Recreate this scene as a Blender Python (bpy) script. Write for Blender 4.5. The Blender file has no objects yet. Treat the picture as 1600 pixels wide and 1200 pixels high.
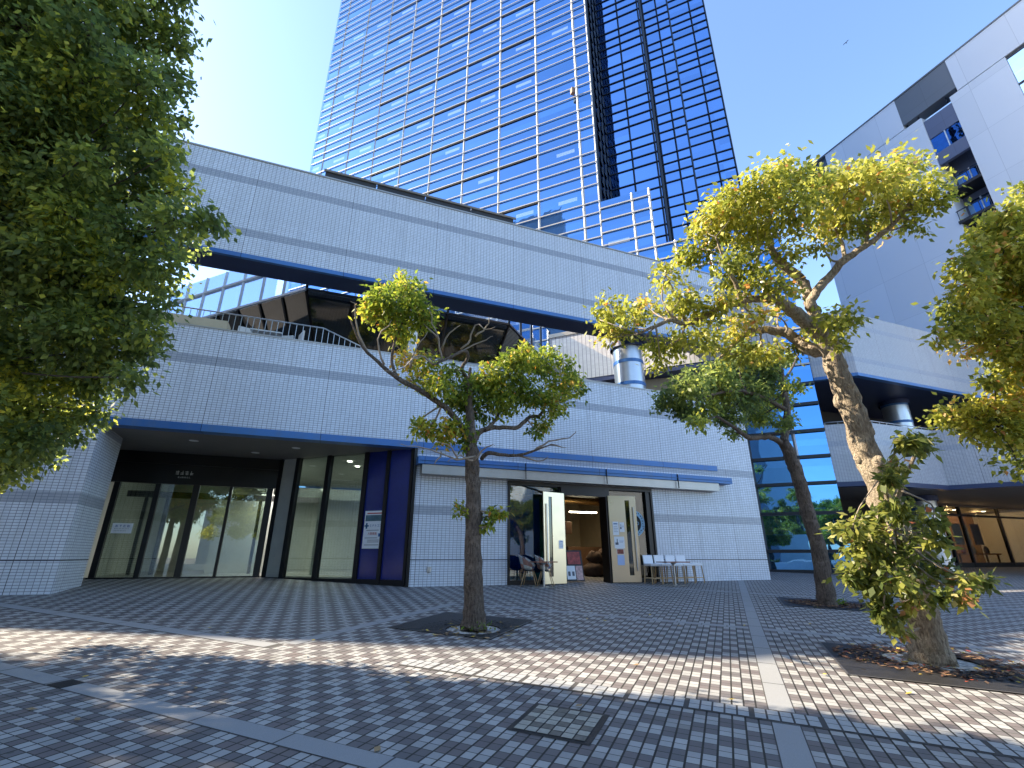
import bpy, math, random
import numpy as np
from mathutils import Vector, Matrix
random.seed(7); RNG = np.random.default_rng(11)
SC = bpy.context.scene; COL = SC.collection
rad = math.radians
# ------------------------------------------------------------------ camera
F, PITCH, YAW, ROLL = 744.17/1600.0, 0.3457, 0.3648, -0.0019
EYE = Vector((0, 0, .8))
def _dir(u, v):
    c, s = math.cos(ROLL), math.sin(ROLL); u, v = c*u-s*v, s*u+c*v
    fw = math.cos(PITCH)+v*math.sin(PITCH); up = math.sin(PITCH)-v*math.cos(PITCH)
    return Vector((fw*math.sin(YAW)+u*math.cos(YAW), fw*math.cos(YAW)-u*math.sin(YAW), up))
_f = _dir(0, 0); _r = _dir(1, 0)-_f; _d = _dir(0, 1)-_f
cd = bpy.data.cameras.new('camera'); cd.sensor_width = 36; cd.lens = F*36; cd.clip_end = 3000; cd.clip_start = .05
cam = bpy.data.objects.new('camera', cd); COL.objects.link(cam)
M = Matrix(((_r.x, -_d.x, -_f.x), (_r.y, -_d.y, -_f.y), (_r.z, -_d.z, -_f.z)))
cam.matrix_world = Matrix.Translation(EYE) @ M.to_4x4(); SC.camera = cam
# ------------------------------------------------------------------ light
SUN_AZ = -64.0; SUN_EL = 36.0            # azimuth from +Y, negative towards -X
w = bpy.data.worlds.new('World'); SC.world = w; w.use_nodes = True
nt = w.node_tree; sky = nt.nodes.new('ShaderNodeTexSky'); sky.sky_type = 'NISHITA'; sky.sun_disc = False
sky.sun_elevation = rad(SUN_EL); sky.sun_rotation = rad(SUN_AZ); sky.air_density = 1.0; sky.dust_density = .8; sky.ozone_density = 3.4; sky.altitude = 50
bg = nt.nodes['Background']; bg.inputs[1].default_value = .15; nt.links.new(sky.outputs[0], bg.inputs[0])
sd = bpy.data.lights.new('sun', 'SUN'); sd.energy = 4.6; sd.angle = rad(.53); sd.color = (1, .87, .68)
so = bpy.data.objects.new('sun', sd); COL.objects.link(so)
sv = Vector((math.sin(rad(SUN_AZ))*math.cos(rad(SUN_EL)), math.cos(rad(SUN_AZ))*math.cos(rad(SUN_EL)), math.sin(rad(SUN_EL))))
so.rotation_euler = sv.to_track_quat('Z', 'Y').to_euler(); so.location = sv*60
SC.view_settings.view_transform = 'Standard'; SC.view_settings.look = 'None'; SC.view_settings.gamma = 1; SC.view_settings.exposure = 1.72
SC.render.engine = 'CYCLES'; SC.cycles.max_bounces = 8; SC.cycles.transparent_max_bounces = 12

# ------------------------------------------------------------------ geometry helpers
SLOPE = .0472; YW = 13.9
def gz(y):
    if y > 18: return SLOPE*(18-YW)
    if y < -6: return SLOPE*(-6-YW)
    return SLOPE*(y-YW)
PHI = .7715; CP, SP = math.cos(PHI), math.sin(PHI)
def uv2w(u, v, h=0.0):
    x, y = u*CP+v*SP, -u*SP+v*CP
    return (x, y, gz(y)+h)
def w2uv(x, y): return (x*CP-y*SP, x*SP+y*CP)
def px(x, y, zc):               # point seen at photo pixel (1600 wide) at depth zc along the optical axis
    return EYE+_dir((x-800)/744.17, (y-600)/744.17)*zc
def onY(x, y, Y):
    d = _dir((x-800)/744.17, (y-600)/744.17); return EYE+d*(Y/d.y)

class MB:
    def __init__(s): s.v = []; s.f = []; s.m = []; s.sm = []
    def poly(s, pts, mi=0, smooth=False):
        n = len(s.v); s.v += [tuple(p) for p in pts]; s.f.append(tuple(range(n, n+len(pts)))); s.m.append(mi); s.sm.append(smooth)
    def box(s, x0, x1, y0, y1, z0, z1, mi=0, T=None):
        p = [Vector((x, y, z)) for z in (z0, z1) for y in (y0, y1) for x in (x0, x1)]
        if T is not None: p = [T @ q for q in p]
        n = len(s.v); s.v += [tuple(q) for q in p]
        for f in ((0, 2, 3, 1), (4, 5, 7, 6), (0, 1, 5, 4), (2, 6, 7, 3), (0, 4, 6, 2), (1, 3, 7, 5)):
            s.f.append(tuple(n+i for i in f)); s.m.append(mi); s.sm.append(False)
        return s
    def prism(s, pts, z0, z1, mi=0, mcap=None):   # pts counter-clockwise in plan
        n = len(s.v); k = len(pts); mc = mi if mcap is None else mcap
        s.v += [(p[0], p[1], z0) for p in pts]+[(p[0], p[1], z1) for p in pts]
        for i in range(k):
            j = (i+1) % k; s.f.append((n+i, n+j, n+k+j, n+k+i)); s.m.append(mi); s.sm.append(False)
        s.f.append(tuple(n+k-1-i for i in range(k))); s.m.append(mc); s.sm.append(False)
        s.f.append(tuple(n+k+i for i in range(k))); s.m.append(mc); s.sm.append(False)
        return s
    def bar(s, a, b, r, w=None, mi=0):           # square-section bar a-b
        a, b = Vector(a), Vector(b); d = b-a; L = d.length
        if L < 1e-6: return s
        q = d.to_track_quat('Z', 'Y').to_matrix().to_4x4(); T = Matrix.Translation(a) @ q
        s.box(-r, r, -(w or r), (w or r), 0, L, mi, T); return s
    def tube(s, pts, rr, sides=8, mi=0, noise=0.0, cap=True):
        pts = [Vector(p) for p in pts]; n0 = len(s.v); k = len(pts)
        ref = Vector((.31, .17, .93))
        for i, p in enumerate(pts):
            d = (pts[min(i+1, k-1)]-pts[max(i-1, 0)]).normalized()
            a = d.cross(ref)
            if a.length < .05: a = d.cross(Vector((1, 0, 0)))
            a.normalize(); b = d.cross(a)
            for j in range(sides):
                t = 2*math.pi*j/sides; r = rr[i]*(1+random.uniform(-noise, noise))
                s.v.append(tuple(p+a*math.cos(t)*r+b*math.sin(t)*r))
        for i in range(k-1):
            for j in range(sides):
                j2 = (j+1) % sides
                s.f.append((n0+i*sides+j, n0+(i+1)*sides+j, n0+(i+1)*sides+j2, n0+i*sides+j2)); s.m.append(mi); s.sm.append(True)
        if cap:
            s.f.append(tuple(n0+j for j in range(sides))); s.m.append(mi); s.sm.append(False)
            s.f.append(tuple(n0+(k-1)*sides+sides-1-j for j in range(sides))); s.m.append(mi); s.sm.append(False)
        return s
    def lathe(s, prof, c=(0, 0, 0), sides=32, mi=0, smooth=True):
        n0 = len(s.v); k = len(prof)
        for (r, z) in prof:
            for j in range(sides):
                t = 2*math.pi*j/sides; s.v.append((c[0]+r*math.cos(t), c[1]+r*math.sin(t), c[2]+z))
        for i in range(k-1):
            for j in range(sides):
                j2 = (j+1) % sides
                s.f.append((n0+i*sides+j, n0+i*sides+j2, n0+(i+1)*sides+j2, n0+(i+1)*sides+j)); s.m.append(mi); s.sm.append(smooth)
        return s
    def build(s, name, mats, parent=None, local=False):
        me = bpy.data.meshes.new(name)
        off = Vector((0, 0, 0))
        if parent is not None and not local:
            q = parent
            while q is not None: off += q.location; q = q.parent
        v = [(a[0]-off.x, a[1]-off.y, a[2]-off.z) for a in s.v]
        me.from_pydata(v, [], s.f)
        if not isinstance(mats, (list, tuple)): mats = [mats]
        for m in mats: me.materials.append(m)
        me.polygons.foreach_set('material_index', s.m); me.polygons.foreach_set('use_smooth', s.sm)
        ul = me.uv_layers.new(name='UVMap').data
        for p in me.polygons:
            n = p.normal; h = math.hypot(n.x, n.y)
            for li in p.loop_indices:
                a = s.v[me.loops[li].vertex_index]
                if abs(n.z) < .8 and h > 1e-6: ul[li].uv = ((-n.y*a[0]+n.x*a[1])/h*(1 if n.y < 0.01 else -1), a[2])
                else: ul[li].uv = (a[0], a[1])
        o = bpy.data.objects.new(name, me); COL.objects.link(o)
        if parent is not None: o.parent = parent
        return o
def tag(o, label=None, cat=None, group=None, kind=None):
    if label: o['label'] = label
    if cat: o['category'] = cat
    if group: o['group'] = group
    if kind: o['kind'] = kind
    return o
def empty(name, loc=(0, 0, 0), rz=0, **k):
    o = bpy.data.objects.new(name, None); COL.objects.link(o); o.location = loc; o.rotation_euler = (0, 0, rz); o.empty_display_size = .2
    return tag(o, **k)
def copy_tree(o, parent=None):
    c = o.copy(); COL.objects.link(c); c.parent = parent
    for ch in list(o.children): copy_tree(ch, c)
    return c
def bevel(o, w=.005, seg=2):
    m = o.modifiers.new('bevel', 'BEVEL'); m.width = w; m.segments = seg; m.limit_method = 'ANGLE'; return o
def text(s, size, loc, rot, mat, name, parent=None, align='CENTER'):
    cu = bpy.data.curves.new(name, 'FONT'); cu.body = s; cu.size = size; cu.align_x = align; cu.align_y = 'CENTER'; cu.extrude = .0008
    o = bpy.data.objects.new(name, cu); COL.objects.link(o); cu.materials.append(mat)
    bpy.context.view_layer.update(); me = bpy.data.meshes.new_from_object(o.evaluated_get(bpy.context.evaluated_depsgraph_get())); bpy.data.objects.remove(o)
    o = bpy.data.objects.new(name, me); COL.objects.link(o)
    if not me.materials: me.materials.append(mat)
    off = Vector((0, 0, 0))
    if parent is not None: off = parent.location; o.parent = parent
    o.location = Vector(loc)-off; o.rotation_euler = rot
    return o

# ------------------------------------------------------------------ materials
class N:
    def __init__(s, name):
        s.m = bpy.data.materials.new(name); s.m.use_nodes = True; s.t = s.m.node_tree
        s.p = s.t.nodes['Principled BSDF']; s.out = s.t.nodes['Material Output']
    def n(s, typ, **kw):
        a = s.t.nodes.new(typ)
        for k, v in kw.items(): setattr(a, k, v)
        return a
    def l(s, a, b): s.t.links.new(a, b)
    def math(s, op, a, b=None, c=None):
        q = s.n('ShaderNodeMath', operation=op)
        for i, x in enumerate((a, b, c)):
            if x is None: continue
            if isinstance(x, (int, float)): q.inputs[i].default_value = x
            else: s.l(x, q.inputs[i])
        return q.outputs[0]
    def mix(s, fac, a, b, bt='MIX'):
        q = s.n('ShaderNodeMix', data_type='RGBA', blend_type=bt)
        for i, x in ((0, fac), (6, a), (7, b)):
            if isinstance(x, (int, float)): q.inputs[i].default_value = x
            elif isinstance(x, tuple): q.inputs[i].default_value = x+(1,) if len(x) == 3 else x
            else: s.l(x, q.inputs[i])
        return q.outputs[2]
    def noise(s, vec, scale, detail=3, rough=.5):
        q = s.n('ShaderNodeTexNoise'); q.inputs['Scale'].default_value = scale; q.inputs['Detail'].default_value = detail; q.inputs['Roughness'].default_value = rough
        if vec is not None: s.l(vec, q.inputs['Vector'])
        return q.outputs['Fac']
    def ramp(s, fac, stops):
        q = s.n('ShaderNodeValToRGB'); s.l(fac, q.inputs[0]); e = q.color_ramp.elements
        while len(e) < len(stops): e.new(.5)
        for i, (p, c) in enumerate(stops): e[i].position = p; e[i].color = tuple(c)+(1,)
        return q.outputs[0]
    def obj(s): return s.n('ShaderNodeTexCoord').outputs['Object']
    def uv(s): return s.n('ShaderNodeTexCoord').outputs['UV']
    def xyz(s, v):
        q = s.n('ShaderNodeSeparateXYZ'); s.l(v, q.inputs[0]); return q.outputs
    def comb(s, x, y, z=0.0):
        q = s.n('ShaderNodeCombineXYZ')
        for i, a in enumerate((x, y, z)):
            if isinstance(a, (int, float)): q.inputs[i].default_value = a
            else: s.l(a, q.inputs[i])
        return q.outputs[0]
    def wn(s, vec):
        q = s.n('ShaderNodeTexWhiteNoise', noise_dimensions='3D'); s.l(vec, q.inputs['Vector']); return q.outputs['Value']
    def bump(s, h, st, dist=.01):
        q = s.n('ShaderNodeBump'); q.inputs['Strength'].default_value = st; q.inputs['Distance'].default_value = dist; s.l(h, q.inputs['Height']); s.l(q.outputs[0], s.p.inputs['Normal']); return q
    def set(s, **k):
        for a, b in k.items():
            a = {'col': 'Base Color', 'rough': 'Roughness', 'metal': 'Metallic', 'spec': 'Specular IOR Level', 'ior': 'IOR', 'coat': 'Coat Weight'}[a]
            if isinstance(b, (int, float)): s.p.inputs[a].default_value = b
            elif isinstance(b, tuple): s.p.inputs[a].default_value = b+(1,)
            else: s.l(b, s.p.inputs[a])
        return s
def plain(name, col, rough=.5, metal=0.0, var=.12, scale=3.0, spec=.5, bump=0.0, dirt=0.0):
    m = N(name); v = m.obj()
    a = m.noise(v, scale, 4); b = m.noise(v, scale*9, 3)
    f = m.math('ADD', m.math('MULTIPLY', a, .65), m.math('MULTIPLY', b, .35))
    c = m.ramp(f, [(.25, tuple(x*(1-var) for x in col)), (.75, tuple(min(1, x*(1+var)) for x in col))])
    m.set(col=c, rough=m.math('ADD', rough-.06, m.math('MULTIPLY', b, .12)), metal=metal, spec=spec)
    if bump: m.bump(b, bump)
    return m.m
def emis(name, col, st):
    m = N(name); m.set(col=(.02, .02, .02)); m.p.inputs['Emission Color'].default_value = col+(1,); m.p.inputs['Emission Strength'].default_value = st; return m.m
def tilemat(name, tw=.114, th=.0633, base=(.70, .745, .82), bands=True, joints=True, mort=(.19, .21, .25), msize=.011, cx=-.35, vonly=False):
    m = N(name); uv = m.uv(); x, y, z = m.xyz(uv)
    fx = m.math('FRACT', m.math('DIVIDE', m.math('SUBTRACT', x, cx), tw)); fy = m.math('FRACT', m.math('DIVIDE', y, th))
    dx = m.math('MULTIPLY', m.math('SUBTRACT', .5, m.math('ABSOLUTE', m.math('SUBTRACT', fx, .5))), tw)
    dy = m.math('MULTIPLY', m.math('SUBTRACT', .5, m.math('ABSOLUTE', m.math('SUBTRACT', fy, .5))), th)
    d = dx if vonly else m.math('MINIMUM', dx, dy)
    mk = m.math('LESS_THAN', d, msize/2)
    ix = m.math('FLOOR', m.math('DIVIDE', m.math('SUBTRACT', x, cx), tw)); iy = m.math('FLOOR', m.math('DIVIDE', y, th))
    wn = m.wn(m.comb(ix, iy)); 
    c = m.mix(wn, tuple(b*.93 for b in base), tuple(min(1, b*1.06) for b in base))
    big = m.noise(m.comb(m.math('MULTIPLY', x, 1.0), m.math('MULTIPLY', y, .45)), .55, 5, .6)
    c = m.mix(m.math('MULTIPLY', m.math('SUBTRACT', big, .35), .5), c, tuple(b*.72 for b in base))
    stk = m.noise(m.comb(m.math('MULTIPLY', x, 5.0), m.math('MULTIPLY', y, .22)), 1.0, 4, .6)
    c = m.mix(m.math('MULTIPLY', m.math('MAXIMUM', 0.0, m.math('SUBTRACT', stk, .5)), 2.2), c, tuple(b*.62 for b in base))
    pw = m.wn(m.comb(m.math('FLOOR', m.math('DIVIDE', m.math('SUBTRACT', x, cx), 2.85)), m.math('FLOOR', m.math('DIVIDE', y, 2.6)), 4.0)); c = m.mix(m.math('MULTIPLY', pw, .55), c, tuple(b*.86 for b in base))
    if bands:
        tot = None
        for zc in (2.01, 3.74, 5.69, 9.86, 11.72):
            q = m.math('LESS_THAN', m.math('ABSOLUTE', m.math('SUBTRACT', y, zc)), .127)
            tot = q if tot is None else m.math('MAXIMUM', tot, q)
        c = m.mix(tot, c, m.mix(wn, (.36, .39, .45), (.41, .44, .50)))
    c = m.mix(mk, c, mort)
    if joints:
        jx = m.math('FRACT', m.math('DIVIDE', m.math('SUBTRACT', x, cx-.006), 2.85))
        j = m.math('LESS_THAN', jx, .013/2.85*1.0)
        j = m.math('MAXIMUM', j, m.math('LESS_THAN', m.math('ABSOLUTE', m.math('SUBTRACT', y, .682)), .011))
        c = m.mix(j, c, (.05, .055, .07))
        # faint run-off streaks under the copings
    m.set(col=c, rough=m.math('ADD', .22, m.math('MULTIPLY', mk, .5)), spec=.5)
    m.bump(m.math('SUBTRACT', 1.0, mk), .35, .004)
    return m.m
TILE = tilemat('white_mosaic_tile'); RIB = tilemat('ribbed_tile', tw=.19, base=(.5, .5, .52), bands=False, joints=False, msize=.028, vonly=True, mort=(.2, .2, .23))
PLAINTILE = tilemat('pale_tile', bands=False, joints=False)
def trim():
    m = N('blue_trim_metal'); x, y, z = m.xyz(m.uv()); o = m.obj(); b = m.noise(m.comb(m.math('MULTIPLY', x, 2.0), m.math('MULTIPLY', y, .4)), 1.5, 5, .65); ix = m.math('FLOOR', m.math('DIVIDE', m.math('ADD', x, .35), 2.85))
    c = m.mix(m.wn(m.comb(ix, 2.0)), (.04, .14, .38), (.06, .18, .42)); c = m.mix(m.math('MULTIPLY', m.math('MAXIMUM', 0.0, m.math('SUBTRACT', b, .45)), 2.2), c, (.10, .17, .28))
    j = m.math('LESS_THAN', m.math('FRACT', m.math('DIVIDE', m.math('ADD', x, .35), 2.85)), .005); c = m.mix(j, c, (.01, .02, .04)); m.set(col=c, rough=m.math('ADD', .32, m.math('MULTIPLY', b, .25)), metal=.2); return m.m
BLUE = trim()
NAVY = plain('navy_underside', (.02, .035, .10), .4, .1)
COBALT = plain('cobalt_panel', (.010, .022, .17), .12, 0, .25, 1.2)
SOFFIT = plain('soffit_board', (.16, .145, .135), .7)
BLACKM = plain('black_frame', (.012, .012, .014), .35, .3)
STEEL = plain('brushed_steel', (.62, .52, .38), .3, .95, .015, .6)
STEELG = plain('grey_steel', (.5, .5, .5), .35, .8, .08)
STEELCOL = plain('column_steel', (.55, .57, .6), .3, .75, .08)
ALU = plain('aluminium_mullion', (.46, .44, .41), .4, .3, .08)
WALU = plain('white_aluminium', (.8, .78, .74), .4, .1, .05)
DALU = plain('dark_bronze_mullion', (.02, .025, .035), .35, .4)
LOUV = plain('roof_dark_metal', (.035, .032, .03), .5, .3)
SILVER = plain('silver_fascia', (.40, .385, .36), .35, .4)
WHITE = plain('white_paint', (.75, .75, .74), .5)
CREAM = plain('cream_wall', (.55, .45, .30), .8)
INTW = plain('interior_grey_wall', (.42, .44, .42), .8)
INTF = plain('interior_floor', (.2, .2, .19), .3)
WOOD = plain('pale_wood', (.5, .33, .17), .55, 0, .2, 8)
DWOOD = plain('dark_wood', (.10, .05, .025), .5, 0, .3, 8)
REDW = plain('red_wood_top', (.28, .11, .06), .4, 0, .2, 8)
CUSH = plain('white_vinyl', (.78, .78, .8), .4, 0, .04)
PAPER = plain('white_paper', (.8, .82, .85), .6, 0, .03)
PAPERB = plain('pale_blue_paper', (.45, .55, .8), .6, 0, .1)
INKB = plain('blue_ink', (.03, .12, .35), .6); INKR = plain('red_ink', (.5, .05, .04), .6); INKK = plain('grey_ink', (.12, .13, .16), .6)
PHOTO = plain('sea_photo_print', (.08, .16, .2), .5, 0, .6, 6)
SKYB = plain('sky_blue_vinyl', (.18, .38, .55), .4)
LAMP = emis('warm_lamp_tube', (1, .9, .62), 9); DOWN = emis('downlight_glow', (1, .93, .8), 6); WARM = emis('warm_display_glow', (1, .62, .25), 1.0)
BLACK = plain('black_matt', (.01, .01, .01), .8)

def glassmat(name, tint, refl=1.5, rough=0.0, col=(.9, .95, .95), base=0.0):
    m = N(name); t = m.n('ShaderNodeBsdfTransparent'); t.inputs[0].default_value = tint+(1,)
    g = m.n('ShaderNodeBsdfGlossy'); g.inputs['Color'].default_value = col+(1,); g.inputs['Roughness'].default_value = rough
    lw = m.n('ShaderNodeLayerWeight'); lw.inputs[0].default_value = .5; f = m.n('ShaderNodeMath', operation='MULTIPLY'); m.l(m.math('POWER', lw.outputs['Facing'], 3.5), f.inputs[0]); f.inputs[1].default_value = .9
    v = m.obj(); b = m.n('ShaderNodeBump'); b.inputs['Strength'].default_value = .04; b.inputs['Distance'].default_value = .02
    m.l(m.noise(v, .8, 2), b.inputs['Height']); m.l(b.outputs[0], g.inputs['Normal'])
    mx = m.n('ShaderNodeMixShader'); m.l(m.math('MINIMUM', 1.0, m.math('ADD', f.outputs[0], base)), mx.inputs[0]); m.l(t.outputs[0], mx.inputs[1]); m.l(g.outputs[0], mx.inputs[2])
    m.l(mx.outputs[0], m.out.inputs[0]); return m.m
GLASS = glassmat('clear_glazing', (.72, .80, .76), 1.6, base=.16)
DGLASS = glassmat('dark_glazing', (.16, .18, .18), 1.7, base=.08)
BGLASS = glassmat('blue_film_glazing', (.10, .40, .58), 1.7, base=.10)
SKYGLASS = glassmat('pale_sky_glazing', (.75, .85, .97), 1.5, base=.10, col=(.8, .9, 1))
def curtain(name, refl=(.20, .38, .66), base=(.012, .05, .17), fac=.78, patches=True):
    m = N(name); uv = m.uv(); x, y, z = m.xyz(uv)
    ix = m.math('FLOOR', m.math('DIVIDE', m.math('SUBTRACT', x, OFFX), 3.16)); iy = m.math('FLOOR', m.math('DIVIDE', m.math('SUBTRACT', y, FL0), 4.2))
    wn = m.wn(m.comb(ix, iy, m.math('FLOOR', m.math('MULTIPLY', y, 1.07))))
    c = tuple(base); cc = m.mix(wn, tuple(b*.6 for b in c), tuple(b*1.5 for b in c))
    kk = None
    if patches:  # pale quads painted into the glass colour for ceiling lights behind it
        fx = m.math('FRACT', m.math('DIVIDE', m.math('SUBTRACT', x, OFFX), 3.16)); fy = m.math('FRACT', m.math('DIVIDE', m.math('SUBTRACT', y, FL0), 4.2))
        k = m.math('MULTIPLY', m.math('LESS_THAN', m.math('ABSOLUTE', m.math('SUBTRACT', fx, .70)), .21), m.math('LESS_THAN', m.math('ABSOLUTE', m.math('SUBTRACT', fy, .17)), .035))
        on = m.math('GREATER_THAN', m.wn(m.comb(ix, iy, 3.0)), .3)
        kk = m.math('MULTIPLY', k, on); cc = m.mix(kk, cc, (.5, .62, .85))
    d = m.n('ShaderNodeBsdfDiffuse'); m.l(cc, d.inputs[0])
    g = m.n('ShaderNodeBsdfGlossy'); g.inputs['Roughness'].default_value = .015
    m.l(m.mix(wn, tuple(r*.94 for r in refl), tuple(min(1, r*1.12) for r in refl)), g.inputs['Color'])
    b = m.n('ShaderNodeBump'); b.inputs['Strength'].default_value = .22; b.inputs['Distance'].default_value = .04
    nz = m.noise(m.comb(m.math('ADD', x, m.math('MULTIPLY', wn, 7.0)), y, ix), .7, 2)
    m.l(nz, b.inputs['Height']); m.l(b.outputs[0], g.inputs['Normal'])
    mx = m.n('ShaderNodeMixShader'); mx.inputs[0].default_value = fac
    if kk is not None: m.l(m.math('SUBTRACT', fac, m.math('MULTIPLY', kk, .08)), mx.inputs[0])
    m.l(d.outputs[0], mx.inputs[1]); m.l(g.outputs[0], mx.inputs[2])
    m.l(mx.outputs[0], m.out.inputs[0]); return m.m
OFFX = 0.0; FL0 = 26.9-4.2*6
def leafmat(name, stops, trans=.45, rough=.42):
    m = N(name); a = m.n('ShaderNodeAttribute'); a.attribute_name = 'tint'; c = m.ramp(a.outputs['Fac'], stops)
    m.set(col=c, rough=rough, spec=.35)
    t = m.n('ShaderNodeBsdfTranslucent'); m.l(m.mix(.5, c, (1.0, .95, .25), 'MULTIPLY'), t.inputs[0])
    h = m.n('ShaderNodeHueSaturation'); h.inputs['Value'].default_value = 1.7; m.l(c, h.inputs['Color']); m.l(h.outputs[0], t.inputs[0])
    mx = m.n('ShaderNodeMixShader'); mx.inputs[0].default_value = trans; m.l(m.p.outputs[0], mx.inputs[1]); m.l(t.outputs[0], mx.inputs[2]); m.l(mx.outputs[0], m.out.inputs[0])
    return m.m
LEAF_A = leafmat('camphor_leaf', [(0, (.07, .115, .018)), (.45, (.18, .24, .03)), (.8, (.38, .39, .045)), (.97, (.55, .48, .07)), (1, (.65, .25, .05))])
LEAF_Y = leafmat('yellowing_leaf', [(0, (.12, .155, .03)), (.4, (.28, .295, .045)), (.8, (.50, .47, .075)), (.96, (.65, .59, .20)), (1, (.65, .28, .08))])
LEAF_D = leafmat('deep_green_leaf', [(0, (.085, .125, .045)), (.5, (.18, .225, .06)), (.8, (.30, .34, .07)), (1, (.6, .56, .08))], .58)
LEAF_B = leafmat('shrubby_leaf', [(0, (.06, .09, .022)), (.5, (.17, .195, .04)), (.8, (.38, .37, .08)), (.95, (.45, .40, .18)), (1, (.5, .16, .07))])
def bark(name, c0, c1, sc=9):
    m = N(name); v = m.obj(); x, y, z = m.xyz(v)
    a = m.noise(m.comb(m.math('MULTIPLY', x, 3.2), m.math('MULTIPLY', y, 3.2), m.math('MULTIPLY', z, .8)), sc, 6, .65); b = m.noise(v, sc*4, 4, .6); l = m.noise(v, 2.6, 4, .7)
    c = m.ramp(a, [(.3, c0), (.7, c1)]); c = m.mix(m.math('MULTIPLY', m.math('GREATER_THAN', l, .57), .35), c, tuple(min(1, q*1.35) for q in c1))
    m.set(col=c, rough=.9, spec=.15); m.bump(m.math('ADD', a, m.math('MULTIPLY', b, .7)), 1.0, .06); return m.m
BARK = bark('grey_brown_bark', (.065, .05, .04), (.26, .21, .17), 13); BARKP = bark('pale_lichen_bark', (.16, .12, .09), (.60, .50, .37), 12); TWIG = plain('bare_twig', (.28, .23, .18), .8, 0, .25, 20); TWIGD = plain('dark_twig', (.09, .065, .05), .8)
def granite():
    m = N('grey_granite'); v = m.obj(); c = m.ramp(m.noise(v, 260, 2, .8), [(.3, (.2, .205, .21)), (.7, (.38, .385, .39))]); b = m.noise(v, 1.7, 5)
    m.set(col=m.mix(m.math('MULTIPLY', b, .6), c, (.26, .26, .25)), rough=.75); return m.m
GRAN = granite()
def paving():
    m = N('two_tone_pavers'); o = m.obj(); x, y, z = m.xyz(o)
    u = m.math('SUBTRACT', m.math('MULTIPLY', x, CP), m.math('MULTIPLY', y, SP)); v = m.math('ADD', m.math('MULTIPLY', x, SP), m.math('MULTIPLY', y, CP))
    tu = m.math('DIVIDE', m.math('SUBTRACT', u, .339-.1), .1); tv = m.math('DIVIDE', m.math('SUBTRACT', v, 3.22), .1)
    iu = m.math('FLOOR', tu); iv = m.math('FLOOR', tv)
    bu = m.math('FLOOR', m.math('MULTIPLY', m.math('ADD', iu, 1.0), .5)); bv = m.math('FLOOR', m.math('MULTIPLY', iv, .5))
    par = m.math('ABSOLUTE', m.math('MODULO', m.math('ADD', bu, bv), 2.0))
    t1 = m.wn(m.comb(iu, iv)); t2 = m.wn(m.comb(bu, bv, 5.0)); big = m.noise(o, .35, 3)
    dark = m.mix(t2, (.155, .15, .152), (.205, .165, .158)); dark = m.mix(m.math('MULTIPLY', big, .8), dark, (.19, .155, .145)); dark = m.mix(m.math('MULTIPLY', t1, .4), dark, (.10, .10, .105))
    light = m.mix(t1, (.37, .365, .35), (.48, .47, .445))
    c = m.mix(par, dark, light)
    sp = m.noise(o, 220, 2, .7); c = m.mix(m.math('MULTIPLY', sp, .3), c, (.1, .1, .1))
    st = m.noise(o, 1.1, 6, .65); c = m.mix(m.math('MULTIPLY', m.math('SUBTRACT', st, .4), .9), c, (.11, .10, .09))
    vo = m.n('ShaderNodeTexVoronoi'); vo.inputs['Scale'].default_value = 2.3; m.l(o, vo.inputs['Vector']); gum = m.math('LESS_THAN', vo.outputs['Distance'], .045); c = m.mix(m.math('MULTIPLY', gum, .55), c, (.05, .048, .045))
    odd = m.math('GREATER_THAN', m.wn(m.comb(iu, iv, 9.0)), .985); c = m.mix(odd, c, (.24, .23, .215))
    eu = m.math('SUBTRACT', .5, m.math('ABSOLUTE', m.math('SUBTRACT', m.math('FRACT', tu), .5))); ev = m.math('SUBTRACT', .5, m.math('ABSOLUTE', m.math('SUBTRACT', m.math('FRACT', tv), .5)))
    j = m.math('MAXIMUM', m.math('LESS_THAN', eu, .075), m.math('LESS_THAN', ev, .038))
    c = m.mix(j, c, m.mix(m.noise(o, 3, 3), (.012, .012, .013), (.05, .045, .035)))
    m.set(col=c, rough=m.math('ADD', .62, m.math('MULTIPLY', sp, .2)), spec=.35)
    m.bump(m.math('ADD', m.math('SUBTRACT', 1.0, j), m.math('MULTIPLY', t1, .35)), .5, .006); return m.m
PAVE = paving()
IRON = plain('cast_iron', (.035, .033, .032), .55, .4, .3, 12, bump=.3)
SOIL = plain('brown_mulch', (.12, .055, .032), .95, 0, .5, 25, bump=.8)
PEBBLE = N('white_pebbles'); _v = PEBBLE.n('ShaderNodeTexVoronoi'); _v.inputs['Scale'].default_value = 28; PEBBLE.l(PEBBLE.obj(), _v.inputs['Vector'])
PEBBLE.set(col=PEBBLE.mix(_v.outputs['Distance'], (.68, .67, .63), (.18, .17, .16)), rough=.8); PEBBLE.bump(_v.outputs['Distance'], -.8, .02); PEBBLE = PEBBLE.m

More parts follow.
